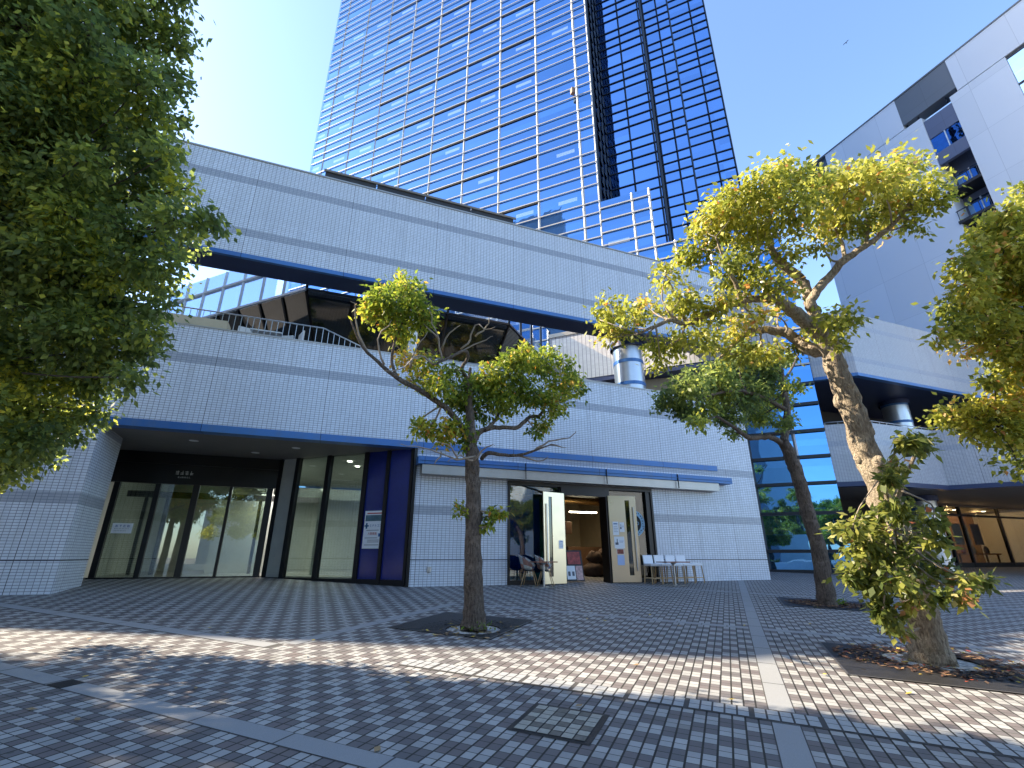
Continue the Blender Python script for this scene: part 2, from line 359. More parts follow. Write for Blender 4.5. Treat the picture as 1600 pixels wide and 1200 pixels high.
# ------------------------------------------------------------------ ground and setting
def strip_sheet(name, pts_fn, mat, **k):
    pass
mb = MB(); ys = [-400, -60, -20, -6, -3, 0, 2, 4, 6, 8, 10, 12, 13.9, 16, 18, 24, 60, 160, 500]; xs = [-400, -60, -20, -10, 0, 10, 20, 40, 80, 400]
for i in range(len(ys)-1):
    for j in range(len(xs)-1):
        mb.poly([(xs[j], ys[i], gz(ys[i])), (xs[j+1], ys[i], gz(ys[i])), (xs[j+1], ys[i+1], gz(ys[i+1])), (xs[j], ys[i+1], gz(ys[i+1]))])
tag(mb.build('ground', PAVE), kind='structure')
def band(name, u0, u1, v0, v1, mat, h=.004, along='u', slab=.9, gap=.008):
    mb = MB(); a = u0 if along == 'u' else v0; e = u1 if along == 'u' else v1
    while a < e-.01:
        b = min(a+slab, e)
        q = (a+gap, b-gap)
        if along == 'u': P = [(q[0], v0), (q[1], v0), (q[1], v1), (q[0], v1)]
        else: P = [(u0, q[0]), (u1, q[0]), (u1, q[1]), (u0, q[1])]
        mb.poly([uv2w(*p, h) for p in P]); a = b
    return tag(mb.build(name, mat), kind='structure')
def joint(name, u0, u1, v0, v1, h=.002):
    mb = MB()
    if v1-v0 > u1-u0:
        n = int((v1-v0)/.9)+1
        for k in range(n): a, b = v0+(v1-v0)*k/n, v0+(v1-v0)*(k+1)/n; mb.poly([uv2w(u0, a, h), uv2w(u1, a, h), uv2w(u1, b, h), uv2w(u0, b, h)])
    else:
        n = int((u1-u0)/.9)+1
        for k in range(n): a, b = u0+(u1-u0)*k/n, u0+(u1-u0)*(k+1)/n; mb.poly([uv2w(a, v0, h), uv2w(b, v0, h), uv2w(b, v1, h), uv2w(a, v1, h)])
    return tag(mb.build(name, IRONJ), kind='structure')
IRONJ = plain('dark_joint', (.07, .065, .06), .9)
joint('strip_joint', .129, .349, -12, 21); band('paving_strip', .139, .339, -12, 5.12, GRAN, along='v'); band('paving_strip', .139, .339, 5.42, 21, GRAN, along='v')
joint('strip_joint', -16, .12, 3.01, 3.23); band('paving_strip', -16, -6.06, 3.02, 3.22, GRAN); band('paving_strip', -5.83, -2.0, 3.02, 3.22, GRAN)
joint('strip_joint', -2.0, .13, 3.01, 3.23); band('paving_strip', -2.0, .13, 3.02, 3.22, GRAN)
joint('strip_joint', -16, -5.5, 5.0, 5.27); band('paving_strip', -16, -5.58, 5.02, 5.25, GRAN, along='u')
band('paving_strip', -5.55, -5.35, 5.3, 9.6, GRAN, along='v'); band('paving_strip', -5.0, .12, 9.6, 9.8, GRAN, slab=.4); band('paving_strip', .36, 9, 9.6, 9.8, GRAN, slab=.4)
band('paving_strip', -4, .12, 15.3, 15.5, GRAN, slab=.4); band('paving_strip', .36, 9, 15.3, 15.5, GRAN, slab=.4)
# drainage channel: pavers over a slotted channel
t = empty('drainage_channel', uv2w(-3.5, 5.27), label='long narrow slotted drainage channel capped with single pavers across the plaza', cat='drain')
mb = MB(); mb.poly([uv2w(-3.6, 5.12, .003), uv2w(9, 5.12, .003), uv2w(9, 5.42, .003), uv2w(-3.6, 5.42, .003)]); mb.build('channel_bed', IRONJ, t)
LP = plain('light_paver', (.36, .365, .36), .7, 0, .15, 30)
mb = MB(); u = -3.6; k = 0
while u < 9:
    if k % 5 == 4: u += .03
    for (a, b) in ((5.145, 5.265), (5.275, 5.395)): mb.poly([uv2w(u+.008, a, .007), uv2w(u+.092, a, .007), uv2w(u+.092, b, .007), uv2w(u+.008, b, .007)])
    u += .1; k += 1
mb.build('channel_paver', LP, t)
# paver-filled access cover
t = empty('access_cover', uv2w(-1.43, 4.31), label='square access cover inlaid with pavers in a rusty iron frame', cat='manhole cover')
mb = MB(); u0, u1, v0, v1 = -1.76, -1.1, 3.98, 4.65
mb.poly([uv2w(u0, v0, .004), uv2w(u1, v0, .004), uv2w(u1, v1, .004), uv2w(u0, v1, .004)]); mb.build('frame', IRON, t)
mb = MB()
for i in range(6):
    for j in range(6):
        a = u0+.045+i*.0955; b = v0+.045+j*.097; mb.poly([uv2w(a, b, .009), uv2w(a+.085, b, .009), uv2w(a+.085, b+.088, .009), uv2w(a, b+.088, .009)], 1 if random.random() < .45 else 0)
mb.build('paver_inlay', [plain('dirty_paver', (.16, .145, .12), .8, 0, .3, 20), plain('dirty_light_paver', (.36, .34, .28), .8, 0, .2, 20)], t)
t = empty('drain_grate', uv2w(-5.95, 3.12), label='small black square drain grate set in the granite strip', cat='drain')
mb = MB(); mb.poly([uv2w(-6.06, 3.02, .003), uv2w(-5.83, 3.02, .003), uv2w(-5.83, 3.22, .003), uv2w(-6.06, 3.22, .003)]); mb.build('pit', BLACK, t)
mb = MB()
for i in range(9):
    a = -6.055+i*.0265; mb.poly([uv2w(a, 3.025, .008), uv2w(a+.01, 3.025, .008), uv2w(a+.01, 3.215, .008), uv2w(a, 3.215, .008)])
mb.build('grating', IRON, t)

# ------------------------------------------------------------------ podium building
POD = empty('podium_building', (2.3, 13.9, 0), label='white tiled podium building with blue trims and open upper terrace', cat='building')
def part(name, mats, fn, parent=POD):
    mb = MB(); fn(mb); return mb.build(name, mats, parent)
part('parapet_wall', TILE, lambda m: m.box(-14, 15.25, 13.9, 14.25, 3.96, 6.62))
part('upper_band', TILE, lambda m: m.box(-12.4, 15.25, 13.9, 14.9, 9.14, 12.55))
part('upper_coping', SILVER, lambda m: m.box(-12.4, 15.27, 13.87, 14.93, 12.55, 12.60))
part('parapet_coping', SILVER, lambda m: m.box(-14, 15.25, 13.88, 14.27, 6.62, 6.66))
part('upper_blue_trim', BLUE, lambda m: m.box(-12.4, 15.25, 13.885, 14.0, 9.0, 9.137))
part('upper_underside', NAVY, lambda m: m.box(-12.4, 15.25, 14.003, 14.9, 9.03, 9.137))
part('lower_blue_trim', BLUE, lambda m: m.box(-14, 13.5, 13.87, 14.25, 3.77, 3.957))
part('end_wall', TILE, lambda m: (m.box(13.5, 15.25, 13.9, 14.25, -.1, 3.957), m.box(10.45, 13.497, 13.9, 14.25, -.1, 3.767)))
part('side_return', TILE, lambda m: m.box(15.0, 15.25, 14.252, 20, -.1, 6.62))
part('middle_wall', TILE, lambda m: (m.box(2.35, 5.17, 13.9, 14.25, -.1, 3.767), m.box(5.173, 10.447, 13.9, 14.25, 2.97, 3.767)))
part('left_pillar', TILE, lambda m: (m.prism([(-14, 13.9), (-5.25, 13.9), (-5.34, 15.6), (-6.3, 15.8), (-6.3, 17.5), (-14, 17.5)], -.2, 3.767)))
part('entrance_soffit', SOFFIT, lambda m: m.prism([(-5.25, 14.25), (2.32, 14.25), (-1.45, 17.7), (-6.3, 17.7), (-6.3, 15.8), (-5.34, 15.6)], 3.772, 3.83))
# mouth of the porch above the soffit
SOFL = [(-3.6, 15.2), (-1.0, 15.2), (-2.2, 16.4)]
for p in SOFL:
    a = MB().lathe([(.001, 3.768), (.09, 3.768), (.11, 3.762), (.12, 3.77)], (p[0], p[1], 0), 16).build('downlight', WHITE, POD)
part('terrace_deck', plain('grey_deck_tiles', (.16, .155, .15), .8), lambda m: m.prism([(-14, 14.27), (15, 14.27), (15, 21), (6, 30), (-14, 30)], 6.5, 6.75))
part('sill_ledge', CREAM, lambda m: m.box(-6.5, -3.3, 14.6, 15.1, 6.75, 7.22))
# porch glazing on the 45 degree side
P0 = Vector((2.3, 14.02, 0)); P1 = Vector((-1.55, 17.45, 0)); DL = (P1-P0).length; DD = (P1-P0).normalized(); DN = Vector((-DD.y, DD.x, 0)) * -1
if DN.y > 0: DN = -DN
def dg(s, off=0.0, z=0.0): q = P0+DD*s-DN*(-off); return (q.x, q.y, z)
Tdiag = Matrix.Translation(P0) @ Matrix(((DD.x, -DN.x, 0, 0), (DD.y, -DN.y, 0, 0), (0, 0, 1, 0), (0, 0, 0, 1)))
def dbox(m, s0, s1, d0, d1, z0, z1, mi=0): m.box(s0, s1, d0, d1, z0, z1, mi, Tdiag)
for s0, s1 in ((.0, .09), (.82, .93), (1.60, 1.74), (3.03, 3.17), (4.28, 4.42), (4.98, 5.1)):
    part('mullion', BLACKM, lambda m: dbox(m, s0, s1, -.07, .08, 0.0, 3.77))
part('sill_rail', BLACKM, lambda m: dbox(m, .0, 5.1, -.05, .06, 0.0, .17))
for s0, s1 in ((.09, .82), (.93, 1.60)): part('cobalt_panel', COBALT, lambda m: dbox(m, s0, s1, -.01, .02, .17, 3.77))
for s0, s1 in ((1.74, 3.03), (3.17, 4.28)): part('window_pane', GLASS, lambda m: dbox(m, s0, s1, 0, .012, .17, 3.77))
part('grey_panel', INTW, lambda m: dbox(m, 4.42, 4.98, -.01, .03, .17, 3.77))
part('corner_post', BLACKM, lambda m: m.box(2.26, 2.348, 13.86, 14.2, 0, 3.765))
# automatic doors at the back of the porch (plane y=17.45)
YD = 17.45
part('door_header', BLACKM, lambda m: (m.box(-6.2, -1.55, YD-.06, YD+.12, 2.83, 3.77)))
part('header_ledge', BLACKM, lambda m: (m.box(-6.2, -1.55, YD-.10, YD-.062, 3.42, 3.5)))
for x0, x1 in ((-5.86, -5.72), (-4.83, -4.70), (-3.85, -3.68), (-2.86, -2.78), (-1.80, -1.62)):
    part('door_frame', BLACKM, lambda m: m.box(x0, x1, YD-.06, YD+.06, .17, 2.827))
part('threshold', BLACKM, lambda m: m.box(-5.9, -1.6, YD-.08, YD+.1, .1, .2))
for x0, x1 in ((-5.72, -4.83), (-4.70, -3.85), (-3.68, -2.86), (-2.78, -1.80)):
    part('glass_door', GLASS, lambda m: m.box(x0, x1, YD-.006, YD+.006, .2, 2.827))
def marks(m, x0, z0, wd, n, h, y, gap=.25, mi=0):   # small blocky characters
    cw = wd/n
    for i in range(n):
        a = x0+i*cw; b = a+cw*(1-gap)
        for k in range(3):
            z = z0+h*(k+.15)/3; 
            if random.random() < .85: m.box(a+random.uniform(0, cw*.15), b, y-.003, y, z, z+h*.14, mi)
        xx = random.uniform(a+cw*.1, b-cw*.15); m.box(xx, xx+cw*.1, y-.0035, y-.0003, z0, z0+h, mi)
part('header_lettering', STEELG, lambda m: marks(m, -4.40, 3.12, .5, 4, .12, YD-.062))
part('header_sublettering', STEELG, lambda m: marks(m, -4.32, 3.02, .35, 6, .045, YD-.062))
# lobby behind the glass
LB = POD
part('lobby_floor', INTF, lambda m: m.prism([(-6.2, 17.5), (-1.5, 17.5), (2.25, 14.15), (4.9, 14.6), (4.9, 24), (-6.2, 24)], .1, .2))
part('lobby_ceiling', INTW, lambda m: m.prism([(-6.2, 17.58), (-1.5, 17.58), (2.25, 14.3), (4.9, 14.6), (4.9, 24), (-6.2, 24)], 3.76, 3.80))
part('lobby_wall', INTW, lambda m: (m.box(-6.3, 5, 24, 24.2, 0, 3.7), m.box(-6.4, -6.2, 17.6, 24, 0, 3.7), m.box(4.9, 5.0, 14.3, 24, 0, 3.7), m.box(-3.6, -1.4, 20.2, 20.4, .2, 3.0), m.box(-.2, 0, 17.8, 20.2, .2, 3.0), m.box(1.8, 3.0, 18.2, 18.4, .2, 3.0)))
for x0 in (-5.6, -5.0, -4.2, -2.2, -1.2): part('inner_frame', BLACKM, lambda m: m.box(x0, x0+.1, 19.4, 19.5, .2, 2.6))
part('inner_lintel', BLACKM, lambda m: m.box(-6.1, -.2, 19.36, 19.36+.1, 2.6, 2.8))
for p in ((-5.5, 19.4), (-4.5, 19.8), (-3.3, 18.2), (-2.5, 18.6), (-1.6, 18.3), (.6, 16.7), (.9, 17.6), (1.9, 16.6)):
    MB().lathe([(.001, 3.73), (.07, 3.73), (.085, 3.735)], (p[0], p[1], 0), 14).build('downlight', DOWN, POD)
pl = bpy.data.lights.new('lobby_lamp', 'AREA'); pl.energy = 130; pl.size = 3.5; pl.color = (1, .95, .85); lo = bpy.data.objects.new('lobby_lamp', pl); COL.objects.link(lo); lo.location = (-.5-2.3, 19.5-13.9, 2.93); lo.parent = POD
# canopy over the cafe front
part('canopy_fascia', BLUE, lambda m: (m.box(2.32, 13.75, 13.5, 13.897, 3.26, 3.475), m.box(2.36, 13.72, 13.47, 13.498, 3.35, 3.36)))
part('canopy_gutter', SILVER, lambda m: (m.box(2.45, 13.15, 13.55, 13.897, 2.985, 3.25)))
for x in (5.6, 8.45, 11.3): part('canopy_joint', BLACKM, lambda m: m.box(x, x+.015, 13.46, 13.5, 2.99, 3.47))
# cafe shop front
part('shop_frame', BLACKM, lambda m: (m.box(5.173, 5.24, 13.86, 14.3, 0, 2.967), m.box(5.24, 10.38, 13.86, 14.3, 2.86, 2.967), m.box(10.38, 10.447, 13.86, 14.3, 0, 2.967), m.box(6.98, 7.08, 13.86, 14.3, 0, 2.86), m.box(8.60, 8.74, 13.86, 14.3, 0, 2.86), m.box(7.08, 8.6, 13.86, 14.3, 2.62, 2.86), m.box(5.24, 6.98, 13.9, 14.2, 0, .12), m.box(8.74, 10.38, 13.9, 14.2, 0, .12), m.box(10.2, 10.38, 13.9, 14.2, .12, 2.86)))
part('shop_window', BGLASS, lambda m: m.box(5.24, 6.98, 14.0, 14.012, .12, 2.86))
part('shop_window', DGLASS, lambda m: m.box(8.74, 10.2, 14.0, 14.012, .12, 2.86))
part('window_blind', SKYB, lambda m: m.box(5.24, 6.4, 14.3, 14.31, .3, 2.5))
def door_leaf(H, Fp, side):
    t = empty('open_door', (H[0], H[1], 0)); t.parent = POD; t.location = Vector((H[0], H[1], 0))-POD.location
    d = (Vector((Fp[0], Fp[1], 0))-Vector((H[0], H[1], 0))); L = d.length; d.normalize(); n = Vector((-d.y, d.x, 0))
    T = Matrix(((d.x, n.x, 0, 0), (d.y, n.y, 0, 0), (0, 0, 1, 0), (0, 0, 0, 1))) @ Matrix.Identity(4); T = Matrix.Translation((H[0], H[1], 0)) @ T
    def p(name, mat, fn): mb = MB(); fn(mb, T); return mb.build(name, mat, t)
    def panel(m, T):
        m.box(0, L*.60, -.025, .025, .02, 2.66, 0, T); m.box(L*.60, L*.76, -.025, .025, .02, .22, 0, T); m.box(L*.60, L*.76, -.025, .025, 2.52, 2.66, 0, T); m.box(L*.76, L, -.025, .025, .02, 2.66, 0, T)
    p('door_panel', STEEL, panel); p('door_glass', DGLASS, lambda m, T: m.box(L*.60, L*.76, -.005, .005, .22, 2.52, 0, T))
    for sg in (-1, 1): p('pull_handle', STEELG, lambda m, T: m.box(L*.86, L*.89, sg*.06-.012, sg*.06+.012, .35, 2.3, 0, T))
    tag(t, 'tall brushed steel door leaf folded open'); return t, T
dl, TL = door_leaf((7.04, 13.84), (6.22, 13.62), -1)
dr, TR = door_leaf((8.66, 13.84), (9.58, 13.64), 1)
# round sticker on the cafe window
part('window_sticker', [SKYB, BLACK, WHITE], lambda m: None if False else sticker(m)) if False else None
def ring(m, c, r0, r1, y, mi=0, n=40):
    for i in range(n):
        a, b = 2*math.pi*i/n, 2*math.pi*(i+1)/n
        m.poly([(c[0]+r0*math.cos(a), y, c[1]+r0*math.sin(a)), (c[0]+r1*math.cos(a), y, c[1]+r1*math.sin(a)), (c[0]+r1*math.cos(b), y, c[1]+r1*math.sin(b)), (c[0]+r0*math.cos(b), y, c[1]+r0*math.sin(b))], mi)
def sticker(m):
    c = (9.72, 1.82); ring(m, c, .29, .42, 13.992, 0); ring(m, c, .275, .285, 13.991, 0); ring(m, c, .0, .27, 13.993, 1)
    for k in range(26):
        a = 2*math.pi*k/26
        if k % 7 == 6: continue
        for q in range(2):
            r = .355+random.uniform(-.03, .03); aa = a+random.uniform(-.05, .05); m.box(c[0]+r*math.cos(aa)-.007, c[0]+r*math.cos(aa)+.007, 13.985, 13.99, c[1]+r*math.sin(aa)-.022, c[1]+r*math.sin(aa)+.022, 1)
    ring(m, (c[0]+.13, c[1]), .04, .055, 13.99, 0, 16)
mb = MB(); sticker(mb); mb.build('window_sticker', [SKYB, BLACK], POD)
# outlet
tag(bevel(MB().box(2.82, 2.94, 13.86, 13.9, .36, .52).build('socket_cover', STEELG, POD), .02), 'small rounded metal socket cover')
# cafe room
CR = POD
part('cafe_floor', DWOOD, lambda m: m.box(5.0, 11.5, 14.3, 21, -.05, .005))
part('cafe_back_wall', CREAM, lambda m: (m.box(5.0, 11.5, 21, 21.2, 0, 3.6), m.box(11.5, 11.7, 14.3, 21, 0, 3.6), m.box(4.85+.2, 5.1+.1, 14.3, 21, 0, 3.6)))
part('cafe_ceiling', DWOOD, lambda m: m.box(5.2, 11.5, 14.3, 21, 3.3, 3.4))
part('ceiling_duct', plain('copper_duct', (.5, .3, .12), .3, .9, .3, 10, bump=.6), lambda m: m.tube([(5.6, 17.6, 2.95), (7, 17.6, 2.9), (9, 17.65, 2.95), (11.2, 17.6, 2.9)], [.16]*4, 12, noise=.1))
part('fluorescent_lamp', [LAMP, WHITE], lambda m: (m.box(8.9, 10.1, 17.0, 17.05, 2.38, 2.42, 0), m.box(8.88, 10.12, 16.98, 17.07, 2.422, 2.47, 1)))
pl = bpy.data.lights.new('fluorescent_light', 'AREA'); pl.energy = 11; pl.size = 1.0; pl.color = (1, .82, .55); lo = bpy.data.objects.new('fluorescent_light', pl); COL.objects.link(lo); lo.location = Vector((9.2, 16.6, 2.36))-POD.location; lo.parent = POD
tag(bevel(MB().box(9.4, 11.2, 18.2, 19.0, 0, 1.15).build('cafe_counter', DWOOD), .02), 'dark wooden counter deep inside the cafe', 'counter')
t = empty('display_shelf', (8.4, 20.2, 0), label='tan plywood partition shelf standing inside the cafe', cat='shelf')
MB().box(8.2, 10.3, 20.2, 20.25, 0, 2.0).build('back_board', plain('tan_plywood', (.36, .25, .12), .7), t)
for z in (.5, 1.1, 1.7): MB().box(8.2, 10.3, 19.9, 20.197, z, z+.04).build('shelf_board', WOOD, t)
tag(bevel(MB().box(9.5, 10.2, 20.1, 20.15, 2.2, 2.55).build('wall_monitor', BLACK), .01), 'black screen on the cafe back wall', 'screen')
tag(bevel(MB().box(8.05, 8.75, 16.6, 16.66, 1.55, 2.0).build('menu_board', DWOOD), .01), 'dark brown menu board hanging inside the cafe doorway', 'board')
# pile of sacks / goods
mb = MB(); 
for c, r in (((9.35, 16.2, .35), .38), ((9.75, 16.4, .4), .42), ((9.5, 16.3, .85), .3), ((9.9, 16.3, 1.0), .24)):
    mb.lathe([(r*math.sin(math.pi*k/8)*1.0+.001, -r*.9*math.cos(math.pi*k/8)) for k in range(9)], c, 14)
mb.v = [(a+random.uniform(-.05, .05), b+random.uniform(-.05, .05), max(0, c*.85+random.uniform(-.05, .05))) for a, b, c in mb.v]
tag(mb.build('goods_pile', plain('brown_sackcloth', (.07, .04, .025), .9, 0, .5, 8)), 'heap of brown sacks and goods inside the doorway', 'sacks')

# ------------------------------------------------------------------ terrace: atrium, columns, railings
AT = empty('glass_atrium', (2.3, 17, 8.3), label='faceted glass atrium with pale mullions and dark inclined underside on the terrace', cat='atrium')
A = Vector((-1.6, 17, 0)); B = Vector((6.33, 17, 0)); L_ = Vector((-7.6, 23, 0)); R_ = Vector((10.0, 20.7, 0))
zE = 10.05; zT = 13.2
def quad(m, a, b, z0, z1, mi=0, th=.02):
    a, b = Vector(a), Vector(b); d = (b-a).normalized(); n = Vector((d.y, -d.x, 0))*th
    m.prism([tuple(p) for p in (a+n, b+n, b, a)], z0, z1, mi)
for a, b, nm in ((L_, A, SKYGLASS), (A, B, SKYGLASS), (B, R_, SKYGLASS)):
    mb = MB(); quad(mb, a, b, zE, zT if nm is None else 12.0); mb.build('glass_wall', nm, AT)
    n = max(2, int((b-a).length/1.13)); D = (b-a)/n
    if a is A: n = 3; D = (b-a)/n
    for k in range(n+1): 
        p = a+D*k; MB().box(p.x-.045, p.x+.045, p.y-.07, p.y+.03, zE, 12.0).build('mullion', WALU if a is L_ or k == 0 else BLACKM, AT)
    for z in ((zE-.1, 11.2) if a is L_ else (zE-.1,)):
        mb = MB(); d = (b-a).normalized(); nn = Vector((d.y, -d.x, 0))*.08; mb.prism([tuple(q) for q in (a+nn, b+nn, b-nn, a-nn)], z, z+.09); mb.build('transom', WALU if a is L_ else BLACKM, AT)
A2 = Vector((-1.1, 17.75, 8.15)); B2 = Vector((5.85, 17.75, 8.15)); L2 = Vector((-6.6, 23.4, 8.15)); R2 = Vector((9.4, 21.3, 8.15))
for a, b, c, d, n in ((L_, A, A2, L2, 7), (A, B, B2, A2, 3), (B, R_, R2, B2, 4)):
    a, b = Vector((a.x, a.y, zE-.11)), Vector((b.x, b.y, zE-.11))
    mb = MB(); mb.poly([d, c, b, a]); o = mb.build('sloping_glass', plain('dark_reflective_glass', (.012, .016, .016), .03, 0, .3, .5, spec=.6), AT)
    mb.v = []; 
    for k in range(n+1):
        f = k/n; MB().bar(d.lerp(c, f), a.lerp(b, f), .04, .05).build('sloping_rib', BLACKM, AT)
    MB().bar(d, c, .09, .09).build('bottom_rail', BLACKM, AT)
part('lounge_wall', INTW, lambda m: m.prism([(-.9, 18.2), (5.7, 18.2), (9.4, 21.6), (9.4, 24), (-6.3, 24)], 6.75, 8.1), AT)
# metal-clad columns with blue rings
def column(x, y, r, z0, z1, rings, label):
    t = empty('round_column', (x, y, z0), label=label, cat='column', group='steel clad columns with blue rings')
    MB().lathe([(r, z0), (r, z1)], (x, y, 0), 40).build('shaft', STEELCOL, t)
    for z in rings: MB().lathe([(r, z-.07), (r+.012, z-.07), (r+.012, z+.07), (r, z+.07)], (x, y, 0), 40, smooth=False).build('blue_ring', BLUE, t)
    MB().lathe([(r+.1, z1-.28), (r+.1, z1), (0.01, z1)], (x, y, 0), 40, smooth=False).build('collar', NAVY, t)
column(10.95, 15.25, .60, 6.75, 9.1, (8.18, 7.22), 'steel clad round column with blue rings above the cafe parapet')
column(29.3, 16.3, .62, gz(16.3), 3.77, (3.1, 1.3), 'ground floor steel column with blue rings beside the right shop')
column(29.3, 16.3, .62, 6.5, 9.05, (8.75, 7.75), 'steel clad round column with blue rings on the right hand balcony')
t = empty('white_column', (2.12, 15.2, 6.75), label='slim white painted column behind the small tree', cat='column')
MB().lathe([(.2, 6.75), (.2, 6.9), (.165, 6.93), (.165, 9.02)], (2.12, 15.2, 0), 24).build('shaft', WHITE, t)
def railing(pts, h, label, posts=.17, r=.008, name='handrail'):
    t = empty(name, pts[0], label=label, cat='railing')
    P = [Vector(p) for p in pts]; MB().tube([p+Vector((0, 0, h)) for p in P], [.022]*len(P), 8).build('top_rail', STEELG, t)
    mb = MB()
    for a, b in zip(P[:-1], P[1:]):
        n = max(1, int((b-a).length/posts))
        for k in range(n):
            q = a.lerp(b, k/n); mb.bar(q, q+Vector((0, 0, h)), r)
    tag(mb.build('balusters', STEELG, t), kind='stuff')
    return t
railing([(-6.2, 15.35, 6.75), (-1.75, 15.35, 6.75), (-.75, 15.35, 6.75), (1.0, 15.35, 6.1)], 1.05, 'steel terrace railing stepping down beside the atrium')
railing([(2.8, 14.1, 6.65), (9.9, 14.1, 6.65)], .12, 'low steel rail along the parapet above the cafe', posts=.12, name='parapet_rail')
# terrace chairs
def terrace_chair():
    t = empty('terrace_chair', (0, 0, 0)); 
    bevel(MB().box(-.25, .25, -.24, .24, .42, .47).build('seat', WHITE, t, True), .01); bevel(MB().box(-.25, .25, .2, .25, .55, .9).build('backrest', WHITE, t, True), .01)
    for x in (-.22, .22):
        for y in (-.2, .22): MB().box(x-.015, x+.015, y-.015, y+.015, 0, .42 if y < 0 else .9).build('leg', WHITE, t, True)
    return t
tc = terrace_chair(); spots = [(-3.0, 15.9, .3), (-2.0, 16.1, -.4), (-1.2, 15.95, 1.9)]
tl = ['white terrace chair furthest left behind the railing', 'white terrace chair in the middle of the three by the atrium', 'white terrace chair nearest the atrium corner']
for i, (x, y, rz) in enumerate(spots):
    o = tc if i == 0 else copy_tree(tc); o.location = (x, y, 6.85); o.rotation_euler.z = rz; tag(o, tl[i], 'chair', 'white chairs on the terrace')
t = empty('terrace_table', (-2.4, 15.7, 6.75), label='white terrace table behind the steel railing', cat='table')
MB().box(-2.85, -1.95, 15.4, 16.0, 7.42, 7.46).build('table_top', WHITE, t); MB().lathe([(.03, 6.75), (.03, 7.42)], (-2.4, 15.7, 0), 10).build('pedestal', STEELG, t)
# 45 degree ribbed volume behind the column
t = empty('ribbed_wing', (10, 19, 8.5), label='ribbed pale wing set at an angle behind the steel column', cat='building')
def K(x, K_): return (x, K_-x)
MB().prism([K(9.45, 29), K(16.5, 29), (19.5, 15.5), (12.6, 22.5)], 8.62, 11.0).build('ribbed_wall', RIB, t)
MB().prism([K(9.40, 28.93), K(16.5, 28.93), (19.6, 15.5), (12.5, 22.6)], 11.003, 11.2).build('coping', SILVER, t)
MB().prism([K(9.45, 29.03), K(16.5, 29.03), (19.4, 15.6), (12.6, 22.4)], 8.4, 8.617).build('blue_edge', NAVY, t)
MB().prism([(9.45, 24), (9.45, 19.8), (15, 15.3), (15, 24)], 6.75, 8.38).build('inner_wall', plain('dull_beige_wall', (.3, .26, .2), .8), t)  # one even dull beige base colour
# roof screen on top of the podium band
t = empty('roof_screen', (2, 14.8, 12.6), label='long dark metal screen lying along the podium roof edge', cat='roof screen')
for k in range(4):
    x0 = -1.4+k*1.76; MB().box(x0, x0+1.72, 14.55, 15.3, 13.02, 13.42).build('screen_panel', LOUV, t)
    MB().box(x0+.8, x0+.86, 14.8, 14.86, 12.6, 13.02).build('post', LOUV, t)
MB().box(-1.45, 5.7, 14.5, 14.545, 13.36, 13.44).build('top_rail', plain('weathered_rail', (.2, .17, .14), .6), t)

# ------------------------------------------------------------------ glass tower
TW = empty('glass_tower', (14.4, 21.6, 0), label='tall blue glass office tower with pale mullion grid and stepped dark bays', cat='tower')
CW = curtain('blue_curtain_wall'); CWD = curtain('deep_blue_curtain_wall', refl=(.24, .44, .78), base=(.008, .03, .13), patches=False); CWB = curtain('lower_blue_curtain', refl=(.12, .33, .66), base=(.006, .03, .09), patches=False)
def tw(s, K_, off=0): # s along (0.707,-0.707) measured so that x=s*.7071 ; plane x+y=K
    x = s*.70711+(K_-36)/2; return Vector((x+off*.70711, K_-x+off*.70711, 0))
UD = Vector((.70711, -.70711, 0))
def wall(name, mat, s0, s1, K_, z0, z1, th=.3):
    a, b = tw(s0, K_), tw(s1, K_); n = Vector((.70711, .70711, 0))*th
    mb = MB(); mb.prism([(a.x, a.y), (b.x, b.y), (b.x+n.x, b.y+n.y), (a.x+n.x, a.y+n.y)], z0, z1); return mb.build(name, mat, TW)
SL, SR = -7.0-.4, 20.35
S_ = lambda X: X/.70711
TOP = 84.0
wall('glass_facade', CW, S_(-5.25), 20.35, 36, 0, TOP)
def vm(K_, s, z0, z1, r, mat, d=.12): a = tw(s, K_); MB().bar((a.x, a.y, z0), (a.x, a.y, z1), r, r).build('mullion', mat, TW)
def hm(K_, s0, s1, z, r, mat, d=.1, name='transom'):
    a, b = tw(s0, K_, -.05), tw(s1, K_, -.05)
    mb = MB(); n = Vector((.70711, .70711, 0))
    mb.prism([(a.x-n.x*d, a.y-n.y*d), (b.x-n.x*d, b.y-n.y*d), (b.x, b.y), (a.x, a.y)], z-r, z+r); return mb.build(name, mat, TW)
bays = [19.28-3.16*k for k in range(9)]
for s in bays+[20.33]: vm(36, s, 0, TOP, .065 if s < 20 else .04, ALU)
lv = []
z = 22.7
fl = 0
while z < TOP-4:
    lv += [z, z+1.42, z+2.35, z+3.28]; z += 4.2
lv = [v_ for v_ in lv if v_ < 62]
for i, zz in enumerate([10.1, 11.5, 12.5, 13.4, 14.3, 15.7, 16.6, 17.55, 18.5, 19.9, 20.85, 21.8]+lv): hm(36, S_(-5.25), 20.35, zz, .036, ALU, .05)
z = 22.7+1.42
while z < 60: hm(36, 19.28-3.16*6, 19.28-3.16, z-.10, .045, BLACK, .03, 'vent_slot'); z += 4.2
tag(MB().bar(tw(S_(-5.25), 36), tw(S_(-5.25), 36)+Vector((0, 0, TOP)), .12, .05).build('corner_glass_fin', SKYGLASS, TW))
